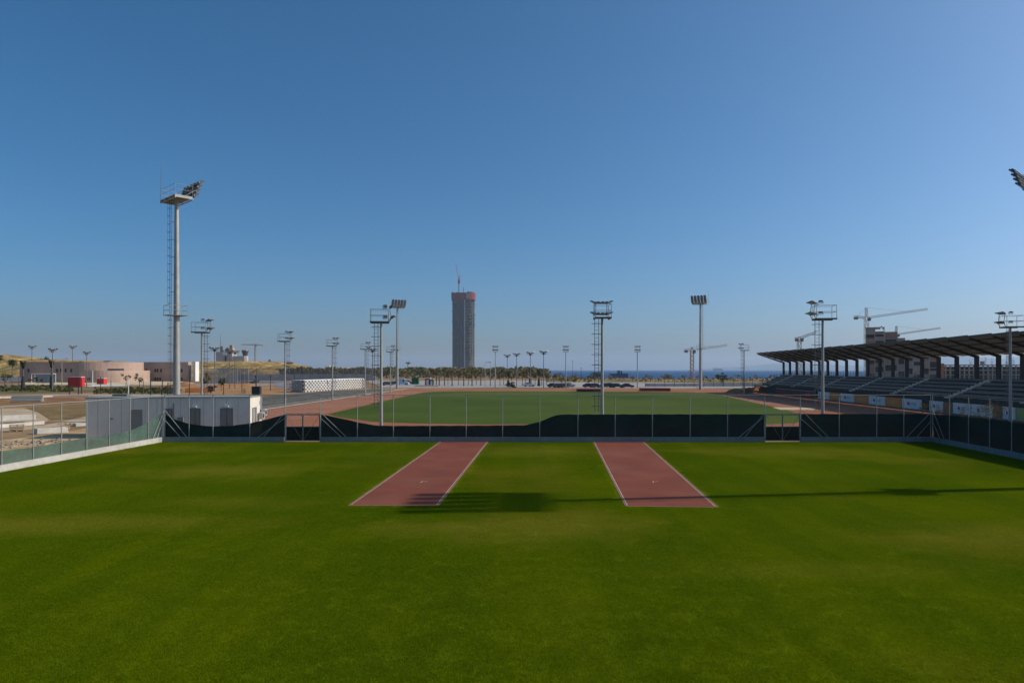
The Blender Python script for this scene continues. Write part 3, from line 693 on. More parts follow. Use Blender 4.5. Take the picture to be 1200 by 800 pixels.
aisles = [V(93.5+15.2*k) for k in range(-1,6)]
edges = [Y0+.1] + [e for a in aisles for e in (a-.75,a+.75)] + [Y1-.1]
for i in range(0, len(edges), 2):
    for r in range(5):
        x, z = .45+r*1.15, 1.95+r*.5; m = MB(); a, b_ = edges[i], edges[i+1]; k = max(1,int((b_-a)/.52)); w = (b_-a)/k
        for j in range(k):
            q = a+j*w; m.box(x+.30,x+.74,q+.03,q+w-.03,z+.36,z+.42); m.add([(x+.74,q+.03,z+.40),(x+.80,q+.03,z+.40),(x+.80,q+w-.03,z+.40),(x+.74,q+w-.03,z+.40),(x+.84,q+.05,z+.64),(x+.88,q+.05,z+.64),(x+.88,q+w-.05,z+.64),(x+.84,q+w-.05,z+.64)], [(3,2,1,0),(4,5,6,7),(0,1,5,4),(1,2,6,5),(2,3,7,6),(3,0,4,7)])
        o_ = m.build('seat_row', seat_m, gs_)
        MB().box(x+.56,x+.66,a,b_,z+.01,z+.355).build('seat_beam', dark_m, o_)
stair_m = M('stair_concrete', (.42,.41,.37), .9, .12, 2)
for a in aisles:
    m = MB()
    for s in range(10): m.box(.3+s*.575, .875+s*.575, a-.65, a+.65, 1.96+s*.25-.1, 1.96+s*.25+.16)
    m.build('aisle_stair', stair_m, gs_)
fr = MB()
fr.bar((.3,Y0,2.9),(.3,Y1,2.9),.03,n=5).bar((.3,Y0,2.45),(.3,Y1,2.45),.022,n=5); y = Y0
while y < Y1: fr.bar((.3,y,1.95),(.3,y,2.9),.022,n=4); y += 1.6
fr.build('front_railing', galv_d, gs_)
fr = MB(); zt = 1.95+4*.5
for z in (zt+.45, zt+.8, zt+1.15): fr.bar((6.75,Y0,z),(6.75,Y1,z),.04,n=5)
y = Y0
while y < Y1: fr.bar((6.75,y,zt),(6.75,y,zt+1.6),.05,n=4); y += 1.19
fr.build('back_railing', galv_d, gs_)
fr = MB()
for z in (.5,1.1): fr.bar((.3,Y1-.02,1.95+z),(6.75,Y1-.02,zt+z),.03,n=5)
for k in range(8): fr.bar((.3+k*.92,Y1-.02,1.95+k*.32),(.3+k*.92,Y1-.02,1.95+k*.32+1.25),.03,n=4)
fr.build('end_railing', dark_m, gs_)
panel_m = M('roof_panel', (.34,.355,.35), .7, .08, .6)
fasc_m = M('roof_fascia', (.10,.108,.10), .6, .1, .8)
ZB, ZF, XC = 7.80, 9.92, 6.5
cols = [V(178.4-4.77*k) for k in range(0,25)]
def rz_(x): return lerp(ZF, ZB, x/XC)
for y in cols:
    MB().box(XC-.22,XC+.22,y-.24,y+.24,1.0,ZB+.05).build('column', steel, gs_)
    m = MB(); w = .085
    for a, b_ in ((0.0,XC+.24),):
        vs = []
        for yy in (y-w,y+w):
            vs += [(-.1,yy,ZF-.16),(XC+.24,yy,ZB-.42),(XC+.24,yy,ZB+.02),(-.1,yy,ZF+.05)]
        m.add(vs, [(0,1,2,3),(7,6,5,4),(0,4,5,1),(1,5,6,2),(2,6,7,3),(3,7,4,0)])
    m.build('rafter', steel, gs_)
for k in range(len(cols)-1):
    b_, a = cols[k], cols[k+1]; m = MB()
    # each bay is a slightly tilted leaf: its nearer edge sits higher than the next one
    for zo, tk in ((.10,.10),):
        vs = [(-.45,a-.25,ZF+.22),(XC+.6,a-.25,ZB+.16),(XC+.6,b_-.2,ZB+.06),(-.45,b_-.2,ZF+.12)]
        vs2 = [(x,y,z+tk) for x,y,z in vs]
        m.add(vs+vs2, [(0,1,2,3),(7,6,5,4),(0,4,5,1),(1,5,6,2),(2,6,7,3),(3,7,4,0)])
    p = m.build('roof_panel', panel_m, gs_)
    f = MB(); f.add([(-.53,a-.27,ZF+.12),(-.46,a-.27,ZF+.12),(-.46,b_-.19,ZF+.02),(-.53,b_-.19,ZF+.02),(-.53,a-.27,ZF+.38),(-.46,a-.27,ZF+.38),(-.46,b_-.19,ZF+.28),(-.53,b_-.19,ZF+.28)],
          [(3,2,1,0),(4,5,6,7),(0,1,5,4),(1,2,6,5),(2,3,7,6),(3,0,4,7)]); f.build('fascia', fasc_m, p)
    t_ = MB(); t_.add([(-.46,a-.25,ZF+.33),(XC+.62,a-.25,ZB+.27),(XC+.62,b_-.2,ZB+.17),(-.46,b_-.2,ZF+.23)], [(0,1,2,3)]); t_.build('roof_cover', fasc_m, p)
    pu = MB()
    for fx in (.12,.36,.60,.84):
        x = XC*fx; pu.add([(x-.07,a+.12,rz_(x)-.05),(x+.07,a+.12,rz_(x)-.05),(x+.07,b_-.12,rz_(x)-.05),(x-.07,b_-.12,rz_(x)-.05),(x-.07,a+.12,rz_(x)+.12),(x+.07,a+.12,rz_(x)+.12),(x+.07,b_-.12,rz_(x)+.04),(x-.07,b_-.12,rz_(x)+.04)],
          [(3,2,1,0),(4,5,6,7),(0,1,5,4),(1,2,6,5),(2,3,7,6),(3,0,4,7)])
    pu.build('purlin', steel, gs_)

# ---- advertising boards along the foot of the stand
wb = M('white_board', (.72,.70,.66), .5, .05, 1.5); ob = M('orange_board', (.78,.21,.025), .5, .06, 1.5); gb = M('green_board', (.30,.36,.12), .5, .06, 1.5); brb = M('brown_board', (.28,.12,.05), .6, .08, 1.5)
inkd = M('board_ink', (.16,.18,.26), .6, .05, 3); inkr = M('board_red', (.45,.05,.06), .6, .05, 3); inkl = M('board_pale_ink', (.72,.36,.14), .6, .05, 3)
bpx = [(960.5,974,'w','white advertising board next to the maroon board'),(974,987,'o','orange advertising board furthest down the track'),(987,1003.3,'w','white advertising board between the two furthest orange boards'),(1003.5,1020,'o','orange advertising board, middle one of the three together'),
       (1020.2,1040,'w','white advertising board between the middle and the nearest of three orange boards'),(1040.2,1059.3,'o','brightest orange advertising board, last before the fence corner'),(1059.5,1083,'w','white advertising board with red and blue emblem, ending at the gap'),
       (1091.8,1108.4,'w','white advertising board just after the gap by the fence corner'),(1108.6,1119.3,'b','narrow brown board behind the first sapling'),(1119.5,1141,'w','white advertising board between brown board and bushy sapling'),(1141.3,1167.5,'w','white advertising board hidden behind the bushy sapling'),(1167.8,1178,'b','narrow brown-orange board just past the bushy sapling'),(1178.2,1194,'w','white advertising board behind the pole nearest the stand'),(1194.2,1212,'g','pale green advertising board cut by the photo edge')]
for a, b_, c, lab in bpx:
    Da, Db = 42912/(a-648), 42912/(b_-648); ya, yb = V(Db)+.06, V(Da)-.06; L_ = yb-ya
    cx, cy = GX0 + math.sin(ga)*ya - .35*math.cos(ga), GY0 + math.cos(ga)*ya + .35*math.sin(ga)
    o = thing('advertising_board', lab, 'advertising board', (cx,cy,0), -ga, 'advertising boards at the foot of the stand')
    MB().box(0,.06,0,L_,.08,1.5).build('panel', {'w':wb,'o':ob,'g':gb,'b':brb}[c], o)
    m = MB()
    for y in (.4, L_-.4): m.box(.062,.12,y-.04,y+.04,0,1.3).obox((.36,y,.55),.05,.05,1.25,rotm(0,-.42))
    m.build('stay', galv_d, o)
    if c == 'w':
        MB().box(-.006,-.001,L_*.64,L_*.72,.62,1.05).build('emblem', inkr, o); MB().box(-.006,-.001,L_*.58,L_*.635,.55,.95).build('emblem', inkd, o)
        m = MB()
        for z in (.92,.70): m.box(-.006,-.001,L_*.25,L_*.53,z-.05,z+.05)
        m.build('lettering_bar', M('board_grey', (.27,.30,.36), .6, .05, 3), o)
    elif c == 'o':
        m = MB()
        for z, k in ((.98,.26),(.76,.30),(.56,.22)): m.box(-.006,-.001,L_*(.5-k),L_*(.5+k),z-.055,z+.055)
        m.build('lettering_bar', inkl, o)
# maroon board and red earth at the far end
ya, yb = V(139), V(163)
o = thing('barrier_board', 'dark maroon barrier board at the far end of the grandstand foot', 'barrier', (GX0+math.sin(ga)*ya-.35, GY0+math.cos(ga)*ya, 0), -ga)
MB().box(0,.08,0,(yb-ya),.05,1.35).build('panel', M('maroon_board', (.16,.035,.025), .7, .15, .6), o)
MB().box(-.01,-.002,2.4,5.2,.3,1.1).build('bright_panel', M('red_board', (.42,.06,.03), .6, .1, 1), o)
MB().box(-.02,.12,0,(yb-ya),1.352,1.42).build('cap_rail', conc_w, o)
rnd = random.Random(9)
mb = MB(); x0, y0 = X(888,176), 176
g_ = 16
for j in range(g_+1):
    for i in range(g_+1):
        u, v = i/g_*2-1, j/g_*2-1; h = max(0, 1-(u*u+v*v))**.7*1.35*(1+.5*math.sin(u*7+1)*math.cos(v*5)) + rnd.uniform(-.12,.12)
        mb.v.append((x0+u*8.2, y0+v*4.5, max(-.1,h-.05)))
for j in range(g_):
    for i in range(g_): mb.f.append([j*(g_+1)+i, j*(g_+1)+i+1, (j+1)*(g_+1)+i+1, (j+1)*(g_+1)+i]); mb.sm.append(True)
tag(mb.build('earth_heap', soil_red), 'heap of red earth at the far end of the grandstand', 'earth heap')
o = thing('concrete_beam', 'pale concrete beam lying over the red earth heap', 'beam', (X(885,170),170,1.75), .25)
MB().obox((2.6,0,0), 6.2,.5,.35, rotm(0,.10)).build('beam', conc_w, o); MB().obox((5.4,0,-.55), .4,.45,.8).obox((.0,0,-.1),.3,.5,.5).build('support_block', conc_d, o)
# mats at the end of the field
mat_r = M('maroon_mat', (.17,.018,.028), .55, .1, 1.5)
for (a, b_, yb_, lab) in ((677,704.5,459,'maroon landing mat on the far track edge, behind the mid-fence pole'), (752,786,458.2,'long maroon landing mat nearer the tall far mast')):
    xa, D = G(a, yb_); xb, _ = G(b_, yb_)
    o = thing('landing_mat', lab, 'mat', (xa,D,0), 0, 'maroon landing mats')
    MB().prism([(.05,0),(xb-xa-.05,0),(xb-xa,.3),(xb-xa,3.7),(xb-xa-.05,4),(.05,4),(0,3.7),(0,.3)], .06, .72).build('mat', mat_r, o)
    MB().box(.1,xb-xa-.1,.1,3.9,0,.06).build('base_frame', dark_m, o); MB().prism([(.1,.1),(xb-xa-.1,.1),(xb-xa-.1,3.9),(.1,3.9)], .72, .78).build('top_sheet', M('mat_top', (.24,.03,.05), .5, .08, 1.5), o)
# ================================================================ PINK BUILDING (far side of the site)
pink = M('pink_render', (.40,.285,.225), .9, .06, .4); pink_d = M('pink_render_shade_wing', (.40,.285,.225), .9, .06, .4)
win_m = M('window_void', (.035,.035,.04), .3, .1, 2)
def wall_poly(pts, z0, z1, th):
    """vertical wall along a polyline with thickness, closed to a solid footprint behind it"""
    return pts
pb = thing('pink_building', 'long low pink rendered building with a curved wing behind the building site', 'building', (X(90,330),330,0))
ox, oy = X(90,330), 330
def loc(pts): return [(x-ox, y-oy) for x, y in pts]
wl = [(X(23,318),318),(X(86,318),318)]
H1 = Z(424,320)
MB().prism(loc([wl[0],wl[1],(X(86,318)+1,352),(X(23,318),352)]), 0, H1).build('wing_wall', pink_d, pb)
c = [(X(86,318)+.02,318)]; cx_, cy_ = X(86,318)+.02, 340
arc = [(cx_+22*math.sin(a)*.95, cy_-22*math.cos(a)) for a in [i*math.pi/2/14 for i in range(15)]]
MB().prism(loc(arc+[(cx_,cy_+8)]), 0, H1+.05).build('curved_wall', pink, pb)
rw = [(X(138,348),346),(X(226,348),343)]
MB().prism(loc([rw[0],rw[1],(X(226,348),346.6),(X(138,348),360)]), 0, Z(424.2,347)).build('wing_wall', M('pink_mauve_render', (.42,.305,.245), .9, .06, .4), pb)
MB().prism(loc([(X(226.2,343),342.8),(X(229.2,343),342.8),(X(229.2,343),346.8),(X(226.2,343),346.8)]), 0, Z(423.6,342)).build('sunlit_end_face', white_w, pb)  # white box paints sunlight onto the wing's narrow end face
cx2, cy2 = X(108,308), 322
arc2 = [(X(92,308),308)] + [(cx2+12*math.sin(a), cy2-14*math.cos(a)) for a in [i*math.pi/2/12 for i in range(13)]]
MB().prism(loc(arc2+[(cx2+10,338),(X(92,308),338)]), 0, Z(434.2,310)).build('annex_wall', pink, pb)
pa, pbb = (X(139,318),318), (X(160.5,326),327.5)
MB().prism(loc([pa,pbb,(pbb[0]-2,pbb[1]+14),(pa[0]-1,pa[1]+18)]), 0, Z(434,322)).build('porch_wall', pink, pb)
dv = Vector((pbb[0]-pa[0], pbb[1]-pa[1])).normalized(); pr_ = math.atan2(dv.y, dv.x)
lp = math.dist(pa, pbb)
def on_wall(mb, a, d, u0, u1, z0, z1, out=.06, th=.05):
    d = Vector(d).normalized(); nrm = Vector((d.y, -d.x)); p = Vector(a)
    q = [p+d*u0+nrm*(.01), p+d*u1+nrm*(.01), p+d*u1+nrm*out, p+d*u0+nrm*out]
    mb.prism([(v.x-ox, v.y-oy) for v in q][::-1], z0, z1)
def wpart(name, mat, a, d, rects, frame=True):
    for (u0,u1,z0,z1) in rects:
        m = MB(); on_wall(m, a, d, u0, u1, z0, z1); w = m.build(name, mat, pb)
wpart('door', win_m, pa, dv, [(lp*.17,lp*.50,.05,Z(437.5,322))])
wpart('window', win_m, pa, dv, [(lp*.02,lp*.07,.5,5.2)])
for px in (33.5,67,71.5,77,83.5): x = X(px,318)-wl[0][0]; wpart('window', win_m, wl[0], (1,0), [(x-.45,x+.45,Z(436,318),Z(432,318))])
for px, py in ((102.5,444),(105,444),(98,444)): x = X(px,308)-X(92,308); wpart('window', win_m, (X(92,308),308), (1,0), [(x-.35,x+.35,Z(445.5,308),Z(442.5,308))])
rd = (rw[1][0]-rw[0][0], rw[1][1]-rw[0][1])
for px, y0, y1 in ((167.5,432,436.5),(172,432,436.5),(183,432,436),(185.7,432,436),(190,432,436),(183,442,447),(186,442,447),(189,442,447),(215,432,436),(215,442,446.5)):
    u = (X(px,345)-rw[0][0])*1.0; u *= 1.0
    wpart('window', win_m, rw[0], rd, [(u-.5,u+.5,max(.3,Z(y1,345)),Z(y0,345))])
wpart('window', win_m, rw[0], rd, [((X(144,345)-rw[0][0]),(X(150.5,345)-rw[0][0]),Z(433.8,345),Z(431.7,345))])
i0 = 6; d_ = (arc[i0+1][0]-arc[i0][0], arc[i0+1][1]-arc[i0][1])
for i in (6,7,8):
    a_ = arc[i]; dd = (arc[i+1][0]-a_[0], arc[i+1][1]-a_[1]); wpart('window', win_m, a_, dd, [(.0,math.hypot(*dd),Z(434,322),Z(431.8,322))])
MB().blob((X(127,352)-ox, 352-oy, Z(424,350)), 2.6, 2.6, .75, 12, 6).build('roof_dome', lamp_m, pb)
MB().box(X(97,350)-ox-.8, X(97,350)-ox+.8, 18, 20, H1-.1, H1+.7).build('roof_unit', lamp_m, pb)
# cream boundary wall and white barrier
cream = M('cream_wall', (.58,.50,.36), .9, .08, .6)
def barrier(name, pxa, pxb, D, ytop, ybot, mat, label, cat='barrier', group=None):
    o = thing(name, label, cat, (X(pxa,D),D,0), 0, group); L_ = X(pxb,D)-X(pxa,D); z0, z1 = max(.05,Z(ybot,D)), Z(ytop,D)
    n = max(1,int(L_/4))
    MB().box(0,L_,0,.12,z0,z1).build('panel', mat, o); m = MB()
    for k in range(n+1): m.box(k*L_/n-.06,k*L_/n+.06,-.08,-.002,-.02,z1+.12)
    m.build('panel_post', post_m, o); return o
barrier('site_barrier', 0, 25, 262, 442, 446.5, white_p, 'white hoarding beside the round palm at the photo edge')
# white-framed shelter
sh = thing('goal_shelter', 'white-framed glazed shelter below the pink building windows', 'shelter', (X(37,285),285,0)); W_ = X(61.5,285)-X(37,285); HT = Z(437.8,285)
m = MB()
for (x, y) in ((0,0),(W_,0),(0,2),(W_,2)): m.bar((x,y,0),(x,y,HT),.10,n=6)
for y in (0,2): m.bar((0,y,HT),(W_,y,HT),.10,n=6)
for x in (0,W_): m.bar((x,0,HT),(x,2,HT),.10,n=6)
m.build('frame', white_p, sh); MB().box(.15,W_-.15,1.9,1.96,.3,HT-.15).build('glazing', M('pale_glazing', (.20,.25,.29), .2, .05, 1), sh)
# red cabins
redm = M('red_cabin', (.56,.030,.028), .5, .06, 1.2)
def cabin(name, label, px0, px1, D, h, dep, rz):
    o = thing(name, label, 'portable cabin', (X(px0,D),D,0), rz, 'red portable cabins'); w = (X(px1,D)-X(px0,D))
    MB().box(0,w,0,dep,.18,h).build('body', redm, o); MB().box(-.08,w+.08,-.08,dep+.08,h,h+.14).build('roof', white_p, o)
    MB().box(.1,w-.1,.1,dep-.1,0,.18).build('skid', galv_d, o)
    for k in range(2):
        d = MB().box(w*(.06+.48*k),w*(.46+.48*k),-.05,-.003,.25,h-.2).build('door', M('red_door', (.48,.025,.025), .5, .06, 2), o)
        MB().box(w*(.10+.48*k),w*(.14+.48*k),-.09,-.051,h*.4,h*.5).build('handle', dark_m, d)
    return o
cabin('portable_cabin', 'large bright red site cabin with a white roof behind the stakes', 79.5, 93.8, 228, 3.35, 2.6, .12)
cabin('portable_cabin', 'small red site cabin with a white roof in front of the curved pink annex', 113.3, 121.6, 276, 2.25, 2.2, .0)
# concrete blocks by the footpath
for (a, b_, yb, yt, rz, lab) in ((-8,20,493.6,487,.85,'long white concrete block on the pale footpath, cut by the photo edge'),(43,64.5,508.5,502,.85,'white concrete block behind the second panel of the side fence'),(88.5,98.5,499.5,496,.85,'short concrete block next to the end wall of the grey hut'),(102,133,466.5,463,.25,'low pale slab showing above the end of the hut roof')):
    xa, D = G(a, yb); xb = X(b_, D); h = (yb-yt)*D/F
    o = MB(); w = (xb-xa)/math.cos(rz)
    o.prism([(.04,.0),(w-.04,.0),(w,.04),(w,.96),(w-.04,1.0),(.04,1.0),(0,.96),(0,.04)], .0, h*.94, [(.07,.03),(w-.07,.03),(w-.03,.07),(w-.03,.93),(w-.07,.97),(.07,.97),(.03,.93),(.03,.07)])
    ob_ = o.build('concrete_block', conc_w, loc=(xa,D,0)); ob_.rotation_euler = (0,0,rz); tag(ob_, lab, 'concrete block', 'pale concrete blocks on the building site')
# stakes
for px, y0, y1, lab in ((176.5,437,463.5,'tall dark stake next to the big mast'),(189.5,446,463,'leaning dark stake left of the big mast, the shorter pair'),(196.7,448,463,'dark stake nearest the big mast'),(81.5,452,461.5,'dark stake under the near corner of the red cabin'),(92,452,461.5,'dark stake under the far corner of the red cabin'),(95.6,443,461,'taller dark stake just past the red cabin'),(150.5,445,463.5,'white post before the planted verge'),(108.5,434,447,'slim white post against the pink annex')):
    D = 5.86*F/(y1-HY); D = 250 if y1 == 447 else D; h = Z(y0,D); mm = white_p if 'white' in lab else dark_m
    o = MB().bar((0,0,-.1),(.05*h*(1 if 'leaning' in lab else .1),0,h),.13 if px != 150.5 else .10,.10,n=6).bar((0,0,0),(0,0,.12),.3,.2,n=6).build('stake', mm, loc=(X(px,D),D,0)); tag(o, lab, 'stake')
# grey sports cage with braces
D = 262; cg = thing('sports_cage', 'grey mesh sports cage below the yellow mound', 'sports cage', (X(240,D),D,0)); w = X(278,D)-X(240,D); h = Z(431.5,D)
cm = see_through(M('cage_mesh', (.30,.33,.33), .7, .08, 1), .45); m = MB(); m2 = MB()
for k in range(9):
    for y in (0,11): m.bar((k*w/8,y,0),(k*w/8,y,h),.07,n=5)
for y in (0,11):
    m.bar((0,y,h),(w,y,h),.06,n=5)
m.bar((w*.42,-.4,h*.85),(w*.62,-.4,.1),.10,n=5).bar((w*.10,-.4,h*.4),(w*.2,-.4,.1),.07,n=5)
m.build('frame', post_m, cg)
for k in range(8):
    for y in (.05,11.05): MB().quad((k*w/8+.1,y,.1),((k+1)*w/8-.1,y,.1),((k+1)*w/8-.1,y,h),(k*w/8+.1,y,h)).build('mesh_panel', cm, cg)
# long far fence with pale base
D = 372; ff = thing('far_fence', 'long grey mesh fence on a pale base wall before the mound', 'fence', (X(276,D),D,0)); w = X(440,D)-X(276,D)
MB().box(0,w,0,.3,0,Z(438.3,D)).build('base_wall', M('base_wall', (.36,.36,.36), .9, .1, .3), ff); m = MB(); h = Z(431.5,D)
for k in range(27): m.bar((k*w/26,.15,Z(438.3,D)),(k*w/26,.15,h),.08,n=5)
m.bar((0,.15,h),(w,.15,h),.05,n=5).build('frame', galv_d, ff)
MB().quad((0,.1,Z(438.3,D)),(w,.1,Z(438.3,D)),(w,.1,h),(0,.1,h)).build('mesh_panel', see_through(M('far_mesh', (.13,.13,.15), .8, .1, .2), .6), ff)
# printed hoarding, white bars, small site things
D = 300; barrier('site_hoarding', 241, 330, D, 446.2, 449.2, white_p, 'long white site hoarding behind the orange earth')
for (a, b_, c, lab) in ((254,268,(.10,.16,.30),'blue printed panel on the white hoarding'),(286,298,(.50,.16,.16),'pale red printed panel on the white hoarding')):
    tag(MB().box(X(a,299),X(b_,299),298.6,298.9,.25,Z(446.8,299)).build('banner', M('banner_print', c, .7, .3, .5)), lab, 'banner')
tag(MB().box(X(322,230),X(350,230),230,231,0,Z(448.2,230)).box(X(322,230),X(350,230),229.5,230-.003,0,.5).build('white_container', white_p), 'white container strip beside the orange earth pile', 'container')
tag(MB().box(X(338.5,195),X(343,195),195,196,0,2.0).box(X(338.3,195),X(343.2,195),194.9,196.1,2.002,2.12).build('white_bin', white_p), 'upright white bin next to the white block wall', 'bin')
mb = MB(); x0, y0 = X(350,205), 205
for px, D, rx, rz_h, lab, mt in ((350,205,3.2,2.1,'rusty orange earth pile against the white block wall',soil_red),(275,235,9,1.1,'long flat orange earth heap behind the hut roof',M2('orange_earth',(.42,.22,.09),(.30,.15,.07),.3,fine=2,fvar=.25,bump=.6)),(215,240,6,1.2,'brown earth heap between the big mast and the hut pole',soil_red)):
    mb = MB(); g_ = 14
    for j in range(g_+1):
        for i in range(g_+1):
            u, v = i/g_*2-1, j/g_*2-1; h = max(0, 1-(u*u+v*v))**.8*rz_h*(1+.35*math.sin(u*6+px)*math.cos(v*4)) + rnd.uniform(-.08,.08)
            mb.v.append((u*rx, v*rx*.6, max(-.1,h-.05)))
    for j in range(g_):
        for i in range(g_): mb.f.append([j*(g_+1)+i, j*(g_+1)+i+1, (j+1)*(g_+1)+i+1, (j+1)*(g_+1)+i]); mb.sm.append(True)
    tag(mb.build('earth_heap', mt, loc=(X(px,D),D,0)), lab, 'earth heap')
# grey mesh wall along the track
rt = thing('track_wall', 'dark grey wall with rails along the hut side of the track', 'wall', (0,0,0))
wp = [(-39.2,66),(-36.9,103),(-35.2,150),(-33.5,188)]; m = MB(); m2 = MB()
for (a, b_) in zip(wp, wp[1:]):
    m.prism([a,b_,(b_[0]-.3,b_[1]),(a[0]-.3,a[1])], 0, .45)
    for z in (.8,1.15): m2.bar((a[0]-.15,a[1],z),(b_[0]-.15,b_[1],z),.03,n=5)
    n = int(math.dist(a,b_)/2.2)
    for k in range(n): x = lerp(a[0],b_[0],k/n)-.15; y = lerp(a[1],b_[1],k/n); m2.bar((x,y,.4),(x,y,1.2),.028,n=4)
m.build('wall_body', M('dark_wall', (.10,.098,.09), .9, .15, 1), rt); m2.build('rail', galv_d, rt)
# white block wall
bw = thing('block_wall', 'long white wall of hollow blocks in rows beside the track', 'wall', (X(357,176),176,0), math.atan2(213-176, X(427,213)-X(357,176)))
L_ = math.hypot(213-176, X(427,213)-X(357,176)); m = MB(); nr, bh = 6, .50
MB().box(0,L_,.10,3.6,0,nr*bh).build('backing', M('shaded_block', (.17,.165,.155), .9, .12, 1), bw)
for r in range(nr):
    k = 0; x = (.85 if r % 2 else 0.0)
    while x < L_-.2: m.box(x+.06,min(x+.95,L_),-.10,.099,r*bh+.05,r*bh+bh-.07); x += 1.7
    m.box(0,L_,-.10,.099,r*bh+bh-.07,r*bh+bh+.05)
    m2_ = 0
m.build('hollow_blocks', M('block_white', (.47,.46,.43), .85, .12, .7), bw)
m = MB()
for r in range(nr):
    y = .2+(.5 if r % 2 else 0)
    while y < 3.5: m.box(-.20,-.002,y,y+.7,r*bh+.08,r*bh+bh-.04); y += 1.0
    m.box(-.20,-.002,.1,3.6,r*bh+bh-.04,r*bh+bh+.04)
m.build('end_blocks', M('grey_block', (.42,.41,.38), .9, .2, 1.5), bw)  # end blocks slightly greyer than those of the long face
MB().box(-.1,L_+.1,.10,3.7,nr*bh+.052,nr*bh+.16).build('coping', white_w, bw)

# ================================================================ FAR STRUCTURES
# buildings on the mound
D = 900
hb = thing('hill_building', 'pale multi-level building on top of the yellow mound', 'building', (X(253,D),D,10)); 
q = lambda px: X(px,D)-X(253,D); zq = lambda py: Z(py,D)-10
MB().box(q(253),q(272),0,14,0,zq(412)).build('wall', M('far_render', (.46,.40,.38), .9, .08, .1), hb); MB().box(q(272.1),q(286),2,14,0,zq(417)).build('low_wing', M('far_beige', (.52,.44,.34), .9, .08, .1), hb)
MB().box(q(261),q(266),-.6,-.01,zq(416),zq(412.5)).build('white_bay', white_w, hb); MB().box(q(263.5),q(265.5),-.65,-.61,0,zq(417)).build('doorway', win_m, hb)
MB().box(q(256.8),q(259.8),3,8,zq(412),zq(405.5)).build('green_unit', M('green_plant', (.16,.20,.17), .8, .1, .2), hb); MB().blob((q(264.3),5,zq(411.5)),2.6,2.6,5.0,10,6).build('dome', M('slate_dome', (.08,.10,.13), .5, .1, .2), hb)
MB().box(q(267.3),q(272),2,8,zq(412)+.01,zq(408)).build('tower_base', M('far_sand', (.44,.38,.26), .9, .08, .1), hb); MB().box(q(267.8),q(271.3),3,7,zq(408)+.01,zq(404.2)).build('brick_tower', M('far_brick', (.38,.22,.15), .9, .1, .2), hb)
MB().bar((q(256.6),5,zq(412)),(q(256.6),5,zq(391)),.35,.12,n=5).build('antenna', dark_m, hb)
ct = thing('control_tower', 'dark-topped control tower at the end of the mound-top building', 'tower', (X(285.2,D),D+6,8))
MB().bar((0,0,0),(0,0,Z(416.5,D)-8),3.2,2.6,n=10).build('shaft', M('far_grey', (.30,.29,.30), .9, .08, .1), ct)
MB().bar((0,0,Z(416.5,D)-8),(0,0,Z(411,D)-8),2.8,4.6,n=10).build('cab', M('cab_glass', (.07,.06,.085), .3, .1, .2), ct); MB().bar((0,0,Z(411,D)-8),(0,0,Z(410,D)-8),4.8,4.4,n=10).build('roof', lamp_m, ct)
m = MB(); 
for dx in (-3,-.6,1.8): m.bar((dx,0,Z(411,D)-8),(dx,0,Z(401+abs(dx),D)-8),.14,.08,n=4)
m.build('aerials', M('aerial_orange', (.40,.22,.14), .7, .1, 1), ct)
t2 = thing('airfield_tower', 'thin T-topped airfield tower on the skyline beside the white van', 'tower', (X(478.5,950),950,0))
MB().bar((0,0,0),(0,0,Z(426,950)),1.6,1.2,n=8).build('shaft', conc_w, t2); MB().box(-3.2,3.2,-2,2,Z(426,950),Z(424.3,950)).build('cab', M('tower_cab', (.20,.22,.24), .6, .1, .2), t2); MB().bar((0,0,Z(424.3,950)),(0,0,Z(422.5,950)),.3,.15,n=5).build('aerial', dark_m, t2)
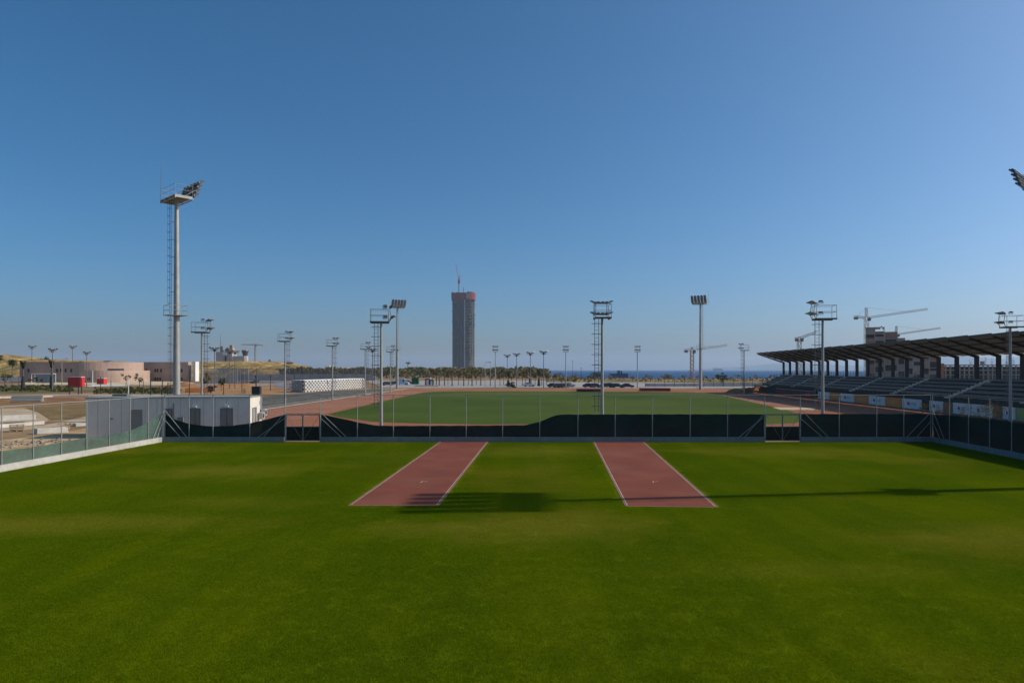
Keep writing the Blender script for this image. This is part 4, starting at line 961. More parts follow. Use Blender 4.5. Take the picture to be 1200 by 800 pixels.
# lattice helper
def lattice(m, p, q, w, r, n):
    p, q = Vector(p), Vector(q); d = (q-p).normalized(); a = d.orthogonal().normalized()
    if abs(d.z) > .9: a = Vector((1,0,0))
    else: a = d.cross(Vector((0,0,1))).normalized()
    b_ = d.cross(a); cs = [(1,1),(1,-1),(-1,-1),(-1,1)]
    pt = lambda t, c: p.lerp(q, t) + a*(c[0]*w/2) + b_*(c[1]*w/2)
    for c in cs: m.bar(pt(0,c), pt(1,c), r, n=4)
    for i in range(n):
        for k in range(4):
            c0, c1 = cs[k], cs[(k+1)%4]
            if i % 2: c0, c1 = c1, c0
            m.bar(pt(i/n,c0), pt((i+1)/n,c1), r*.7, n=3, caps=False)
    return m
def tower_crane(label, px, D, y_jib, y_top, px_l, y_l, px_r, y_r, base_z, mat_mast, mat_jib, mw=1.8, hammer=True, head=None):
    o = thing('tower_crane', label, 'crane', (X(px,D),D,base_z), 0, 'tower cranes on the skyline'); zz = lambda y: Z(y,D)-base_z; xx = lambda p: X(p,D)-X(px,D)
    sc = D/600.; th = zz(y_jib)
    lattice(MB(), (0,0,0), (0,0,th), mw, .16*mw/1.8*max(1,sc*.8), 14).build('mast', mat_mast, o)
    MB().box(-2,2,-2,2,-1,.3).build('base_block', conc_d, o)
    if y_top < y_jib: lattice(MB(), (0,0,th), (0,0,zz(y_top)), mw*.6, .13*max(1,sc), 4).build('apex', mat_mast, o)
    lattice(MB(), (mw*.5,0,th), (xx(px_r),0,zz(y_r)), mw*.55, .12*max(1,sc), 18).build('jib', mat_jib, o)
    if hammer:
        lattice(MB(), (-mw*.5,0,th), (xx(px_l),0,zz(y_l)), mw*.6, .12*max(1,sc), 5).build('counter_jib', mat_jib, o)
        MB().obox((xx(px_l)+1.2*mw*.6,0,zz(y_l)-mw*.5), 1.0*mw, .8*mw, .8*mw).build('counterweight', head or conc_d, o)
        if y_top < y_jib:
            m = MB(); t = (0,0,zz(y_top)); m.bar(t,(xx(px_l)*.8,0,lerp(th,zz(y_l),.8)),.07*sc,n=3); m.bar(t,(xx(px_r)*.62,0,lerp(th,zz(y_r),.62)+mw*.3),.07*sc,n=3); m.build('tie_bar', dark_m, o)
    MB().obox((mw*.65,-mw*.5,th-mw*.6), mw*.7,mw*.7,mw*1.0).build('cab', M('crane_cab', (.12,.12,.13), .5, .1, 1), o)
    return o
orange = M('crane_orange', (.50,.20,.06), .6, .1, .5); yelw = M('crane_yellow', (.50,.36,.16), .6, .1, .5); gry = M('crane_grey', (.38,.37,.34), .6, .1, .5); redc = M('crane_red', (.40,.07,.05), .6, .1, .5)
tower_crane('orange tower crane by the sea, jib behind the tall far mast', 811, 600, 410, 406.6, 801.5, 410, 852, 404.2, -2.2, orange, yelw, 2.6)
tower_crane('grey crane with a red head rising behind the grandstand roof', 936.7, 560, 396, 394.5, 931.3, 396.5, 957, 388.5, -.5, gry, gry, 2.6, head=redc)
tower_crane('tall pale crane with long jib above the unfinished block', 1015.4, 372, 372, 360.3, 1000.5, 371, 1087, 362, 0, M('crane_cream', (.52,.46,.38), .6, .1, .5), M('crane_cream_jib', (.52,.46,.38), .6, .1, .5), 1.7)
tower_crane('lower crane whose jib shows past the stepped end of the unfinished block', 1050.5, 450, 391.5, 382, 1045, 391.5, 1102, 384.2, 0, gry, gry, 1.5)
tower_crane('small grey crane on the skyline over the yellow mound', 299.3, 980, 404, 402.8, 306.8, 404.2, 283, 403.6, 8, gry, gry, 1.9, head=gry)

# unfinished block
D = 350; ub = thing('unfinished_block', 'unfinished stepped concrete block behind the grandstand roof', 'building', (X(1014,D),D,0), -math.atan(.5175)); q = lambda px: ((px-600)/800*350-181.1)/(.888+.4596*(px-600)/800)
tan = M('block_tan', (.36,.28,.235), .9, .12, .5); tan2 = M('block_pink', (.30,.19,.15), .9, .12, .5); slabm = M('raw_concrete', (.34,.32,.29), .9, .12, .6); void = M('dark_interior', (.05,.045,.045), .9, .2, .4)
blocks = [(1014,1036.5,383.5,0),(1036.6,1052,389.2,1.2),(1052.1,1061,396.5,2.2),(1061.1,1099.5,408,3)]
rnd = random.Random(4)
for a, b_, yt, dy in blocks:
    x0, x1, zt = q(a), q(b_), Z(yt,D); top_open = a == 1014
    MB().box(x0+.3,x1-.3,1.6+dy,16,0,zt-(.5 if not top_open else 3.4)).build('core', void, ub)
    z = zt; k = 0
    while z > .5:
        if not (top_open and k == 0): MB().box(x0,x1,dy,16.5,z-.35,z).build('floor_slab', slabm, ub)
        else: MB().box(x0,x0+7,dy,16.5,z-.35,z).box(q(1034.5),x1,dy,16.5,z-.35,z).box(x0+7.002,q(1034.5)-.002,dy+.2,dy+.7,z-.35,z).build('floor_slab', slabm, ub)
        bays = max(1,int((x1-x0)/3.3)); bw_ = (x1-x0)/bays
        for j in range(bays+1):
            cx = x0 + j*bw_; cx = min(max(cx, x0+.2), x1-.2)
            MB().box(cx-.2,cx+.2,dy+.05,dy+.5,z-3.3,z-.352).build('column', slabm, ub)
        for j in range(bays):
            a0, a1 = x0+j*bw_+.22, x0+(j+1)*bw_-.22
            if top_open and k == 0 and j*bw_ > 6.4: 
                if j*bw_ < 9: MB().box(a0,a1,dy+.55,dy+.8,z-3.3,z-.352).build('infill_wall', tan2, ub)
                continue
            if (j + k) % 2 == 0: MB().box(a0,a1,dy+.15,dy+.4,z-3.3,z-(.352 if (j+k) % 4 == 0 or k % 2 == 0 else 1.6)).build('infill_wall', tan if rnd.random() < .72 else tan2, ub)
            elif rnd.random() < .4: MB().box(a0,a1,dy+.15,dy+.4,z-3.3,z-2.2).build('infill_wall', tan2 if rnd.random() < .5 else tan, ub)
        z -= 3.3; k += 1
MB().box(q(1032.3),q(1033.6),4,6,Z(383.5,D),Z(381.8,D)).build('roof_stub', slabm, ub)
MB().box(q(1099.7),q(1107),2,14,0,Z(426,D)).build('brick_wing', M('orange_brick', (.36,.16,.08), .9, .15, .6), ub)
D = 340; lb = thing('unfinished_building', 'low unfinished concrete frame with bare slabs behind the stand seats', 'building', (X(1107,D),D,0)); q = lambda px: X(px,D)-X(1107,D)
MB().box(.4,q(1228),6,20,0,Z(427.5,D)-.8).build('core', M('frame_interior', (.07,.065,.065), .9, .3, .3), lb)
for y in (427,433,438.5): MB().box(0,q(1230),0,20.5,Z(y,D)-.5,Z(y,D)).build('floor_slab', slabm, lb)
k = 0
while 1109+k*5.5 < 1229:
    MB().box(q(1109+k*5.5)-.25,q(1109+k*5.5)+.25,.3,.8,0,Z(427,D)-.502).build('column', slabm, lb); k += 1
m = MB()
for k in range(42): px = 1138+k*2.1; m.bar((q(px),1+.8*(k%4),Z(427,D)),(q(px)+rnd.uniform(-.2,.2),1+.8*(k%4),Z(427,D)+rnd.uniform(1,4.2)),.06,n=4)
m.build('rebar', M('rebar', (.14,.10,.08), .8, .2, 1), lb)
MB().box(q(1155),q(1157),2,4,Z(427,D),Z(423,D)).build('lift_core', slabm, lb)

# round tower
D = 1670.; tw = thing('round_tower', 'tall unfinished round-cornered tower with a red screen at the top', 'tower', (X(542.3,D),D+27,0)); rnd = random.Random(8)
def rsq(w, rr, n=7):
    pts = []
    for cx, cy, a0 in ((w-rr,-(w-rr),-90),(w-rr,w-rr,0),(-(w-rr),w-rr,90),(-(w-rr),-(w-rr),180)):
        for i in range(n): a = R(a0+90*i/(n-1)); pts.append((cx+rr*math.cos(a), cy+rr*math.sin(a)))
    return pts
HT = Z(342,D); wb_, rr = 26.5, 19
dk = M('tower_core', (.014,.016,.02), .8, .25, .05); sl = M('tower_slab', (.21,.20,.175), .9, .15, .08); cl = M('tower_column', (.085,.085,.083), .9, .15, .08); cld = M('tower_cladding_shaded', (.035,.045,.060), .35, .2, .05)
MB().prism(rsq(wb_-3.6, rr-2.6), 0, HT-4).build('core', dk, tw)
for k in range(50):
    z = 4+k*3.75
    if z > HT-6: break
    MB().prism(rsq(wb_*(1+.012*math.sin(k*.35)), rr), z, z+(1.4 if k < 18 else 1.0)).build('floor_slab', sl, tw)
ring = rsq(wb_-.4, rr-.3, 9)
for i in range(0, len(ring), 1):
    x, y = ring[i]
    if y > 12: continue
    if i % 2 == 0 or x < -8: MB().box(x-.9,x+.9,y-.7,y+.7,0,HT-6).build('column', cl if x > -6 else cld, tw)  # darker tone on one side's columns puts the tower's shade into colour
for k in range(85):
    x0 = rnd.choice([-18,-14,-6,3,6.5,10,13.5,16.5]); z0 = 6+3.75*rnd.randrange(0,46); yf = -wb_ if abs(x0+1.5) < 11 else -wb_+(abs(x0+1.5)-11)**2*.045
    MB().box(x0,x0+rnd.choice([1.6,2.6,3.2]),yf-.35,yf+.1,z0,z0+rnd.choice([2.2,3.3,3.3,6.8])).build('infill_panel', rnd.choice([cld,cld,cl,sl,dk]), tw)
for x0, x1, yy, z1 in ((-19,-15.5,-wb_+2.6,168),(-11.0,-4.2,-wb_+.1,180),(-2.2,2.2,-wb_-.1,186)): MB().box(x0,x1,yy-.9,yy+1.2,6,z1).build('shaded_cladding_strip', cld, tw)  # dark cladding strips also paint the shaded side of the tower
MB().box(3.5,5.5,-wb_-2.2,-wb_-.4,0,HT-2).build('hoist_mast', M('hoist', (.42,.42,.40), .7, .15, .1), tw)
red_s = M('red_screen', (.19,.026,.034), .8, .18, .12)
tp = rsq(29.3, 18, 7); m = MB(); n = len(tp)
for i in range(n):
    (xa,ya), (xb,yb2) = tp[i], tp[(i+1)%n]; m2 = MB(); zt = HT+rnd.uniform(-1.8,1.2); zb = HT-18+rnd.uniform(-3,4)
    nx_, ny_ = (yb2-ya), -(xb-xa); l_ = math.hypot(nx_,ny_); nx_/=l_; ny_/=l_
    m2.add([(xa,ya,zb),(xb,yb2,zb),(xb,yb2,zt),(xa,ya,zt),(xa-nx_*.8,ya-ny_*.8,zb),(xb-nx_*.8,yb2-ny_*.8,zb),(xb-nx_*.8,yb2-ny_*.8,zt),(xa-nx_*.8,ya-ny_*.8,zt)], [(0,1,2,3),(7,6,5,4),(0,4,5,1),(3,2,6,7),(1,5,6,2),(0,3,7,4)])
    m2.build('screen_panel', red_s, tw)
MB().box(8.5,17.5,-29.9,-29.0,HT-17,HT-3).build('screen_panel', M('beige_screen', (.42,.32,.22), .9, .15, .1), tw)
MB().prism(rsq(27.2,15), HT-19, HT-17.6).build('work_deck', cl, tw)
for (z, s) in ((150,1.4),(124,1.2),(168,1.0),(176,1.3),(140,.8),(96,.7)):
    MB().box(-wb_-2.5*s,-wb_+1,-8,-2,z,z+1.2).box(wb_-1,wb_+2.5*s,-9,-3,z-9,z-7.6).build('loading_deck', cl, tw)
MB().bar((X(542,D)-X(542.3,D)+0,0,HT-10),(0,0,Z(335,D)),.9,.6,n=6).build('core_stub', cl, tw)
lc = thing('luffing_crane', 'thin pink luffing crane on top of the round tower', 'crane', (X(537,D),D+20,HT-17))
lattice(MB(), (0,0,0),(0,0,Z(328,D)-HT+17),2.2,.35,8).build('mast', redc, lc); MB().box(-2.4,2.8,-2,2,Z(331,D)-HT+17,Z(326.5,D)-HT+17).build('cab', M('crane_pink', (.36,.16,.20), .7, .1, .2), lc)
lattice(MB(), (0,0,Z(327,D)-HT+17),(X(533.2,D)-X(537,D),0,Z(307,D)-HT+17),1.0,.17,14).build('jib', redc, lc)
lattice(MB(), (0,0,Z(327,D)-HT+17),(3.2,0,Z(321,D)-HT+17),1.5,.28,4).build('a_frame', redc, lc)
D = 1180; pd = thing('podium_building', 'grey flat building with a white rooftop block at the foot of the tower', 'building', (X(538,D),D,0)); q = lambda px: X(px,D)-X(538,D)
MB().box(0,q(558),0,24,0,Z(432.3,D)).build('wall', M('podium_grey', (.16,.18,.21), .5, .12, .1), pd); MB().box(q(540.3),q(545),1,10,Z(432.2,D),Z(430.6,D)).build('roof_block', white_w, pd); MB().box(-.4,q(558)+.4,-.4,24.4,Z(432.3,D)+.002,Z(431.9,D)).build('roof_edge', conc_w, pd)
m = MB()
for k in range(9): m.box(1+k*3,2.6+k*3,-.12,-.01,.8,4.6)
m.build('window_band', glass_m, pd)
for px0, px1, yt, yb, D, mt, lab in ((383.5,390,428,434,800,white_w,'small white house on the left skyline above the block wall'),(396,410,430.5,435,820,M('far_beige2',(.46,.38,.28),.9,.08,.1),'low beige house on the skyline beside the small white house'),(485,490,431,436,700,M('far_cream',(.55,.50,.42),.9,.08,.1),'cream house on the skyline behind the green skip'),(500,508,430.5,437,720,M('far_greyblue',(.22,.23,.26),.9,.1,.1),'grey-blue shed behind the trees beside the cream house')):
    o = thing('distant_house', lab, 'house', (X(px0,D),D,0)); w = X(px1,D)-X(px0,D); h = Z(yt,D)
    MB().box(0,w,0,w*.8,0,h*.82).build('wall', mt, o); MB().prism([(-.3,-.3),(w+.3,-.3),(w+.3,w*.8+.3),(-.3,w*.8+.3)], h*.82, h, [(w*.2,w*.2),(w*.8,w*.2),(w*.8,w*.6),(w*.2,w*.6)]).build('roof', mt, o)
    m = MB()
    for k in range(2): m.box(w*(.18+.42*k),w*(.36+.42*k),-.1,-.01,h*.35,h*.62)
    m.build('window', win_m, o)
# blue hall
D = 560; bh_ = thing('blue_building', 'blue flat building against the sea with dark roof plant', 'building', (X(716.5,D),D,-2.2)); q = lambda px: X(px,D)-X(716.5,D)
MB().box(0,q(736),0,12,0,Z(437.6,D)+2.2).build('wall', M('blue_cladding', (.015,.075,.20), .5, .08, .2), bh_); MB().box(q(724.5),q(726.8),2,6,Z(437.6,D)+2.202,Z(434,D)+2.2).box(q(728.2),q(729.6),2,6,Z(437.6,D)+2.202,Z(434.5,D)+2.2).build('roof_plant', lamp_m, bh_); MB().box(q(726.9),q(728.1),2.5,5,Z(437.6,D)+2.202,Z(435.5,D)+2.2).build('roof_box', white_w, bh_)
MB().box(-.2,q(736)+.2,-.2,12.2,Z(437.6,D)+1.9,Z(437.6,D)+2.2-.001).build('roof_edge', M('blue_trim', (.03,.11,.26), .5, .08, .2), bh_)
D = 235; fp = thing('panel_fence', 'pale panel fence with dark posts along the sea side of the track', 'fence', (X(756,D),D,0)); w = X(905,D)-X(756,D); m = MB()
for k in range(13): MB().box(k*w/13+.08,(k+1)*w/13-.08,0,.08,.1,Z(448.6,D) if k > 5 else Z(449.2,D)).build('panel', M('fence_panel', (.40,.38,.35), .85, .15, .4), fp)
for k in range(14): m.bar((k*w/13,-.02,0),(k*w/13,-.02,2.4 if k % 2 else 3.5),.07,n=5)
m.build('post', dark_m, fp)
for px, y0, y1, lab in ((817,448.5,455.5,'short white post by the foot of the tall far mast'),(822.6,433,455.5,'tall thin white post against the tall far mast')):
    D = 5.86*F/(y1-HY); tag(MB().bar((0,0,0),(0,0,Z(y0,D)),.16 if px == 817 else .12,.10,n=6).bar((0,0,0),(0,0,.1),.3,n=6).build('marker_post', white_p, loc=(X(px,D),D,0)), lab, 'post')
for px, y0, D, lab in ((681,430.5,380,'black pole standing between the dark cars and the sea'),(671,422,420,'faint thin pole rising over the sea horizon'),(299.7,440,170,'thin dark pole behind the roof box of the hut'),(317,440,190,'thin dark pole between the hut roof and the first track light')):
    tag(MB().bar((0,0,-.1),(0,0,Z(y0,D)),.20 if px == 681 else .10,.08,n=5).bar((0,0,Z(y0,D)-.5),(0,0,Z(y0,D)),.24,.20,n=5).build('thin_pole', dark_m, loc=(X(px,D),D,0)), lab, 'pole')
# ship
sp = thing('cargo_ship', 'hazy cargo ship on the sea horizon', 'ship', (X(835.5,6000),6000,-3.2)); Ls = X(848,6000)-X(835.5,6000)
MB().prism([(0,-7),(Ls-9,-7),(Ls,0),(Ls-9,7),(0,7)], 0, 11).build('hull', M('ship_hull', (.08,.07,.08), .6, .1, .05), sp); MB().box(3,13,-6,6,11,27).build('bridge_house', M('ship_white', (.5,.5,.5), .6, .1, .05), sp)
m = MB()
for k in range(6): m.box(17+k*10.5,26.5+k*10.5,-6,6,11,18+((k*7)%4))
m.build('deck_load', M('ship_load', (.14,.10,.10), .7, .2, .05), sp)

# ================================================================ VEHICLES
def car(label, px, D, rz, paint, van=False, kind='car'):
    o = thing('parked_van' if van else 'parked_car', label, 'van' if van else 'car', (X(px,D),D,-.02), rz, None if van else 'dark cars parked beyond the track')
    if van: prof = [(-2.6,.35),(2.55,.35),(2.62,.75),(2.5,1.05),(1.75,1.25),(1.15,2.15),(.8,2.35),(-2.45,2.35),(-2.6,2.1)]; hw = .98
    else: prof = [(-2.1,.30),(2.1,.30),(2.18,.55),(2.05,.80),(1.05,.95),(.45,1.38),(.1,1.47),(-1.1,1.45),(-1.75,1.05),(-2.12,.95),(-2.2,.6)]; hw = .88
    m = MB(); n = len(prof); ins = lambda z: hw - max(0, z-.9)*.16
    m.add([(x,-ins(z),z) for x,z in prof]+[(x,ins(z),z) for x,z in prof], [tuple(range(n)), tuple(range(n,2*n))[::-1]] + [(i,n+i,n+(i+1)%n,(i+1)%n) for i in range(n)])
    m.build('body', paint, o)
    for s in (-1,1):
        w = MB(); q = [(1.0,1.28),(.98,2.0),(.35,2.0),(.35,1.28)] if van else [(.80,1.02),(.35,1.34),(-1.0,1.36),(-1.5,1.06)]
        w.add([(x*1.0, s*(ins(z)+.012), z) for x,z in q], [(0,1,2,3)]); w.build('side_window', glass_m, o)
    ws = MB(); a, b_ = ((1.72,1.30),(1.20,2.08)) if van else ((1.02,.98),(.50,1.36)); ws.add([(a[0]+.03,-hw*.85,a[1]),(a[0]+.03,hw*.85,a[1]),(b_[0]+.03,hw*.78,b_[1]),(b_[0]+.03,-hw*.78,b_[1])], [(0,1,2,3)]); ws.build('windscreen', glass_m, o)
    for x in ((-1.55,1.65) if van else (-1.3,1.35)):
        for s in (-1,1):
            wl_ = MB().bar((x,s*(hw-.2),.33),(x,s*(hw+.02),.33),.33,n=14).build('wheel', black_m, o); MB().bar((x,s*(hw+.021),.33),(x,s*(hw+.035),.33),.19,n=10).build('rim', galv, wl_)
    for s in (-1,1): MB().obox((2.56 if van else 2.13, s*hw*.72, .85 if van else .66), .10,.3,.14).build('headlight', lampglass, o)
    return o
CP = lambda n, c: M(n, c, .25, .03, 1, metal=.2, spec=.6)
car('white and blue van parked at the foot of the tall slim mast', 471.5, 262, -.1, CP('van_white',(.52,.56,.62)), True)
car('dark grey car beside the white van, partly behind the mast', 462, 262, .15, CP('car_grey',(.10,.11,.13)))
car('black car parked nearest the end of the block wall', 454.3, 255, .5, CP('car_black',(.02,.02,.022)))
car('dark car parked between the white van and the green skip', 479, 275, .1, CP('car_navy',(.03,.035,.06)))
for px, D, c, lab in ((649,226,(.035,.020,.045),'dark purple car, first of the row after the tied palms'),(655,224,(.03,.018,.04),'dark purple car with another close on each side, near the sea lamp post'),(661,226,(.035,.02,.05),'dark purple car right beside the far pole at the sea horizon'),(690.5,224,(.045,.022,.05),'dark car behind the maroon mat, nearest its outer end'),(697.5,224,(.03,.018,.045),'dark purple car behind the maroon mat, touching the mid-fence pole'),(711,226,(.04,.03,.05),'dark car just past the mid-fence pole'),(715.5,231,(.05,.04,.05),'dark car half hidden by the row before the blue building'),(723.5,223,(.025,.02,.035),'blackish car parked in front of the blue building'),(735.5,222,(.03,.022,.05),'dark blue car nearest the far pole by the blue building')):
    car(lab, px, D, random.Random(px).uniform(-.5,.5), CP('car_paint',c))
car('pale silver car parked among the dark cars near the sea', 666.5, 232, .2, CP('car_silver',(.40,.40,.40)))['group'] = 'pale cars parked beyond the track'
car('white car parked beyond the far track edge, before the tied palm', 620, 236, .1, CP('car_white',(.60,.60,.60)))['group'] = 'pale cars parked beyond the track'
gsk = thing('green_skip', 'bright green skip container beside the white van', 'skip', (X(482.3,268),268,0)); w = X(490.5,268)-X(482.3,268); h = Z(442.8,268)
MB().box(0,w,0,2.4,.15,h).build('body', M('skip_green', (.015,.13,.055), .5, .1, .6), gsk); m = MB()
for k in range(5): m.box(.1+k*(w-.3)/4,.25+k*(w-.3)/4,-.1,-.003,.15,h-.1)
m.build('rib', M('skip_rib', (.012,.10,.045), .5, .1, .6), gsk); MB().box(-.06,w+.06,-.06,2.46,h,h+.1).build('top_rim', M('skip_rim', (.02,.16,.07), .5, .1, .6), gsk)
for px, w, h, c, lab in ((501,2.0,2.6,(.42,.09,.07),'red and white kiosk among the palms past the green skip'),(505.5,1.7,2.1,(.10,.12,.05),'dark green kiosk just beside the red kiosk')):
    D = 258; o = thing('site_kiosk', lab, 'kiosk', (X(px,D),D,0)); MB().box(-w/2,w/2,0,1.8,0,h).build('body', M('kiosk_paint', c, .6, .15, 1), o); MB().box(-w/2-.1,w/2+.1,-.1,1.9,h,h+.15).build('roof', white_p, o); MB().box(-w*.2,w*.25,-.05,-.003,.1,h*.75).build('door', white_p if 'red' in lab else lamp_m, o)
barrier('barrier_strip', 486, 513, 238, 452.0, 453.4, M('red_strip', (.40,.08,.08), .6, .35, 2), 'low red and white barrier along the far track bend')

# ---- more of the building site
for px, y0, y1, lab in ((118,441,459,'thin dark pole on the planted verge before the small red cabin'),(206.5,436,462,'thin dark pole just past the big mast'),(222,433,462,'thin dark pole between the big mast and the hut pole'),(262,446,462,'short dark post in front of the sports cage'),(283.5,438,458,'dark pole in front of the far fence, past the sports cage'),(345,436,456,'dark pole by the white container strip'),(363.5,428,449,'tall dark pole rising from the far fence before the block wall'),(130,446,461.5,'short brown stake in the middle of the planted verge'),(168,446,462,'brown stake at the foot of the narrow dark tree'),(22,441,457,'brown stake on the verge before the white hoarding')):
    D = 5.86*F/(y1-HY); h = Z(y0,D)
    tag(MB().bar((0,0,-.1),(0,0,h),.10,.07,n=6).bar((0,0,h-.06),(0,0,h),.13,.13,n=6).bar((0,0,0),(0,0,.1),.22,.16,n=6).build('site_pole', bark if 'brown' in lab else dark_m, loc=(X(px,D),D,0)), lab, 'pole')
def pallet(label, px, py, layers, rz, mat):
    x, D = G(px, py); o = thing('pallet_stack', label, 'pallet stack', (x,D,0), rz)
    for k in range(layers):
        m = MB()
        for j in range(5): m.box(-.6,.6,-.5+j*.21,-.5+j*.21+.15,k*.16+.11,k*.16+.14)
        for x_ in (-.55,0,.5): m.box(x_-.05,x_+.05,-.5,.49,k*.16,k*.16+.108)
        m.build('pallet', mat, o)
wood = M('pale_timber', (.38,.27,.15), .9, .2, 3)
pallet('stack of pale pallets at the near edge of the pale footpath', 20, 505, 4, .6, wood)
pallet('low pallets beside the two concrete blocks', 72, 503, 2, .9, wood)
pallet('pile of pallets on the orange earth behind the hut roof', 286, 461, 8, .3, wood)
def pipes(label, px, py, n, rz, mat, L_=5):
    x, D = G(px, py); o = thing('pipe_bundle', label, 'pipes', (x,D,0), rz); r = .16; row = 0; k = 0; c = n
    while c > 0:
        for j in range(c): MB().bar((-L_/2,(j-(c-1)/2)*2*r,r+row*r*1.75),(L_/2,(j-(c-1)/2)*2*r,r+row*r*1.75),r*.97,n=10).build('pipe', mat, o)
        c -= 1; row += 1
pipes('bundle of grey pipes on the brown soil bed', 32, 470.5, 4, .25, galv)
pipes('bundle of orange pipes by the brown earth heap', 232, 459.5, 4, .2, orange, 6)
for (pts, h, lab) in (([(0,501),(52,496.5)],.32,'low kerb along the near garden path'),([(-20,467.2),(62,465)],.35,'low pale kerb along the gravel path behind the soil bed'),([(205,452.2),(318,451.4)],.7,'low pale wall along the back of the orange earth')):
    a, b_ = G(*pts[0]), G(*pts[1]); d = Vector((b_[0]-a[0], b_[1]-a[1])).normalized(); nn = (-d.y*.25, d.x*.25)
    tag(MB().prism([a,b_,(b_[0]+nn[0],b_[1]+nn[1]),(a[0]+nn[0],a[1]+nn[1])],-.05,h).build('kerb_wall', conc_w), lab, 'kerb')
# ================================================================ TREES AND PLANTS
def limb_trunk(m, h, r, rnd, lean=.05, limbs=4, crown_z=.6):
    top = Vector((rnd.uniform(-lean,lean)*h, rnd.uniform(-lean,lean)*h, h*crown_z)); mid = top*.5 + Vector((rnd.uniform(-.02,.02)*h,0,0))
    m.bar((0,0,-.1), mid, r, r*.8, n=7); m.bar(mid, top, r*.8, r*.6, n=7); ends = [top]
    for i in range(limbs):
        a = 6.283*i/limbs+rnd.uniform(-.4,.4); e = top + Vector((math.cos(a)*h*.18, math.sin(a)*h*.18, h*rnd.uniform(.12,.28))); m.bar(top-Vector((0,0,.02*h)), e, r*.5, r*.2, n=5); ends.append(e)
    return ends
def leaf_cloud(m, c, rx, rz, n, size, rnd, hollow=.35):
    """clumps of small leaf faces spread through an uneven volume"""
    cl = []
    for i in range(max(4,n//28)):
        while True:
            p = Vector((rnd.uniform(-1,1),rnd.uniform(-1,1),rnd.uniform(-1,1)))
            if hollow < p.length < 1: break
        cl.append((Vector((c[0]+p.x*rx*.85, c[1]+p.y*rx*.85, c[2]+p.z*rz*.85)), rnd.uniform(.22,.42)))
    for i in range(n):
        q, s = cl[i % len(cl)]; p = Vector((rnd.gauss(0,.5),rnd.gauss(0,.5),rnd.gauss(0,.4)))*s; p = q + Vector((p.x*rx,p.y*rx,p.z*rz))
        r = Quaternion((rnd.gauss(0,1),rnd.gauss(0,1),rnd.gauss(0,1),rnd.gauss(0,1))).normalized().to_matrix(); k = size*rnd.uniform(.6,1.3)
        a, b_ = r @ Vector((k,0,0)), r @ Vector((0,k*.6,0)); m.add([p-a,p+b_*.9,p+a,p-b_*.9], [(0,1,2,3)])
def make_tree(name, label, cat, loc, h, cr, leaf, group=None, seed=0, n=260, crown_z=.55, rzk=.38, leaf_size=.22, tr=None):
    rnd = random.Random(seed); o = thing(name, label, cat, loc, rnd.uniform(0,6), group); m = MB(); limb_trunk(m, h, tr or h*.022, rnd, limbs=5, crown_z=crown_z); m.build('trunk', bark, o)
    c = MB(); leaf_cloud(c, (0,0,h*(1-rzk)), cr, h*rzk, n, leaf_size, rnd); c.build('crown', leaf, o); return o
def make_palm(name, label, loc, h, cr, group=None, seed=0, tied=False, fr=16, leaf=None, wrap=False):
    rnd = random.Random(seed); o = thing(name, label, 'palm', loc, rnd.uniform(0,6), group); m = MB(); th = h - cr*.55
    zs = [th*i/6 for i in range(7)]
    for a, b_ in zip(zs, zs[1:]): m.bar((0,0,a-.02),(0,0,b_),.22-.06*a/th,.20-.06*a/th+.02,n=8)
    m.build('trunk', palm_trunk_m, o); c = MB()
    for i in range(fr):
        az = i*2.399+rnd.uniform(-.2,.2); el = (1.25 if tied else rnd.uniform(-.35,1.2)); L_ = cr*rnd.uniform(.85,1.15)*(1.2 if tied else 1); p = Vector((0,0,th)); d = Vector((math.cos(az)*math.cos(el), math.sin(az)*math.cos(el), math.sin(el))); side = d.cross(Vector((0,0,1))).normalized(); seg = 6; pts = [p]
        for k in range(seg):
            d2 = (d - Vector((0,0,(.06 if tied else .26)*k))).normalized(); p = p + d2*L_/seg; pts.append(p)
        for k in range(seg):
            w = cr*.20*(1-.12*k)*(.6 if k == 0 else 1)
            a, b_ = pts[k], pts[k+1]; dr = Vector((0,0,-w*.55))
            c.add([a,b_,b_+side*w+dr,a+side*w*.95+dr],[(0,1,2,3)]); c.add([a,b_,b_-side*w+dr,a-side*w*.95+dr],[(3,2,1,0)])
    c.build('crown', leaf or leaf_palm, o)
    if wrap: MB().bar((0,0,0),(0,0,th*.62),.62,.38,n=8).build('trunk_wrap', M('dark_wrap', (.035,.032,.03), .9, .3, 3), o)
    return o
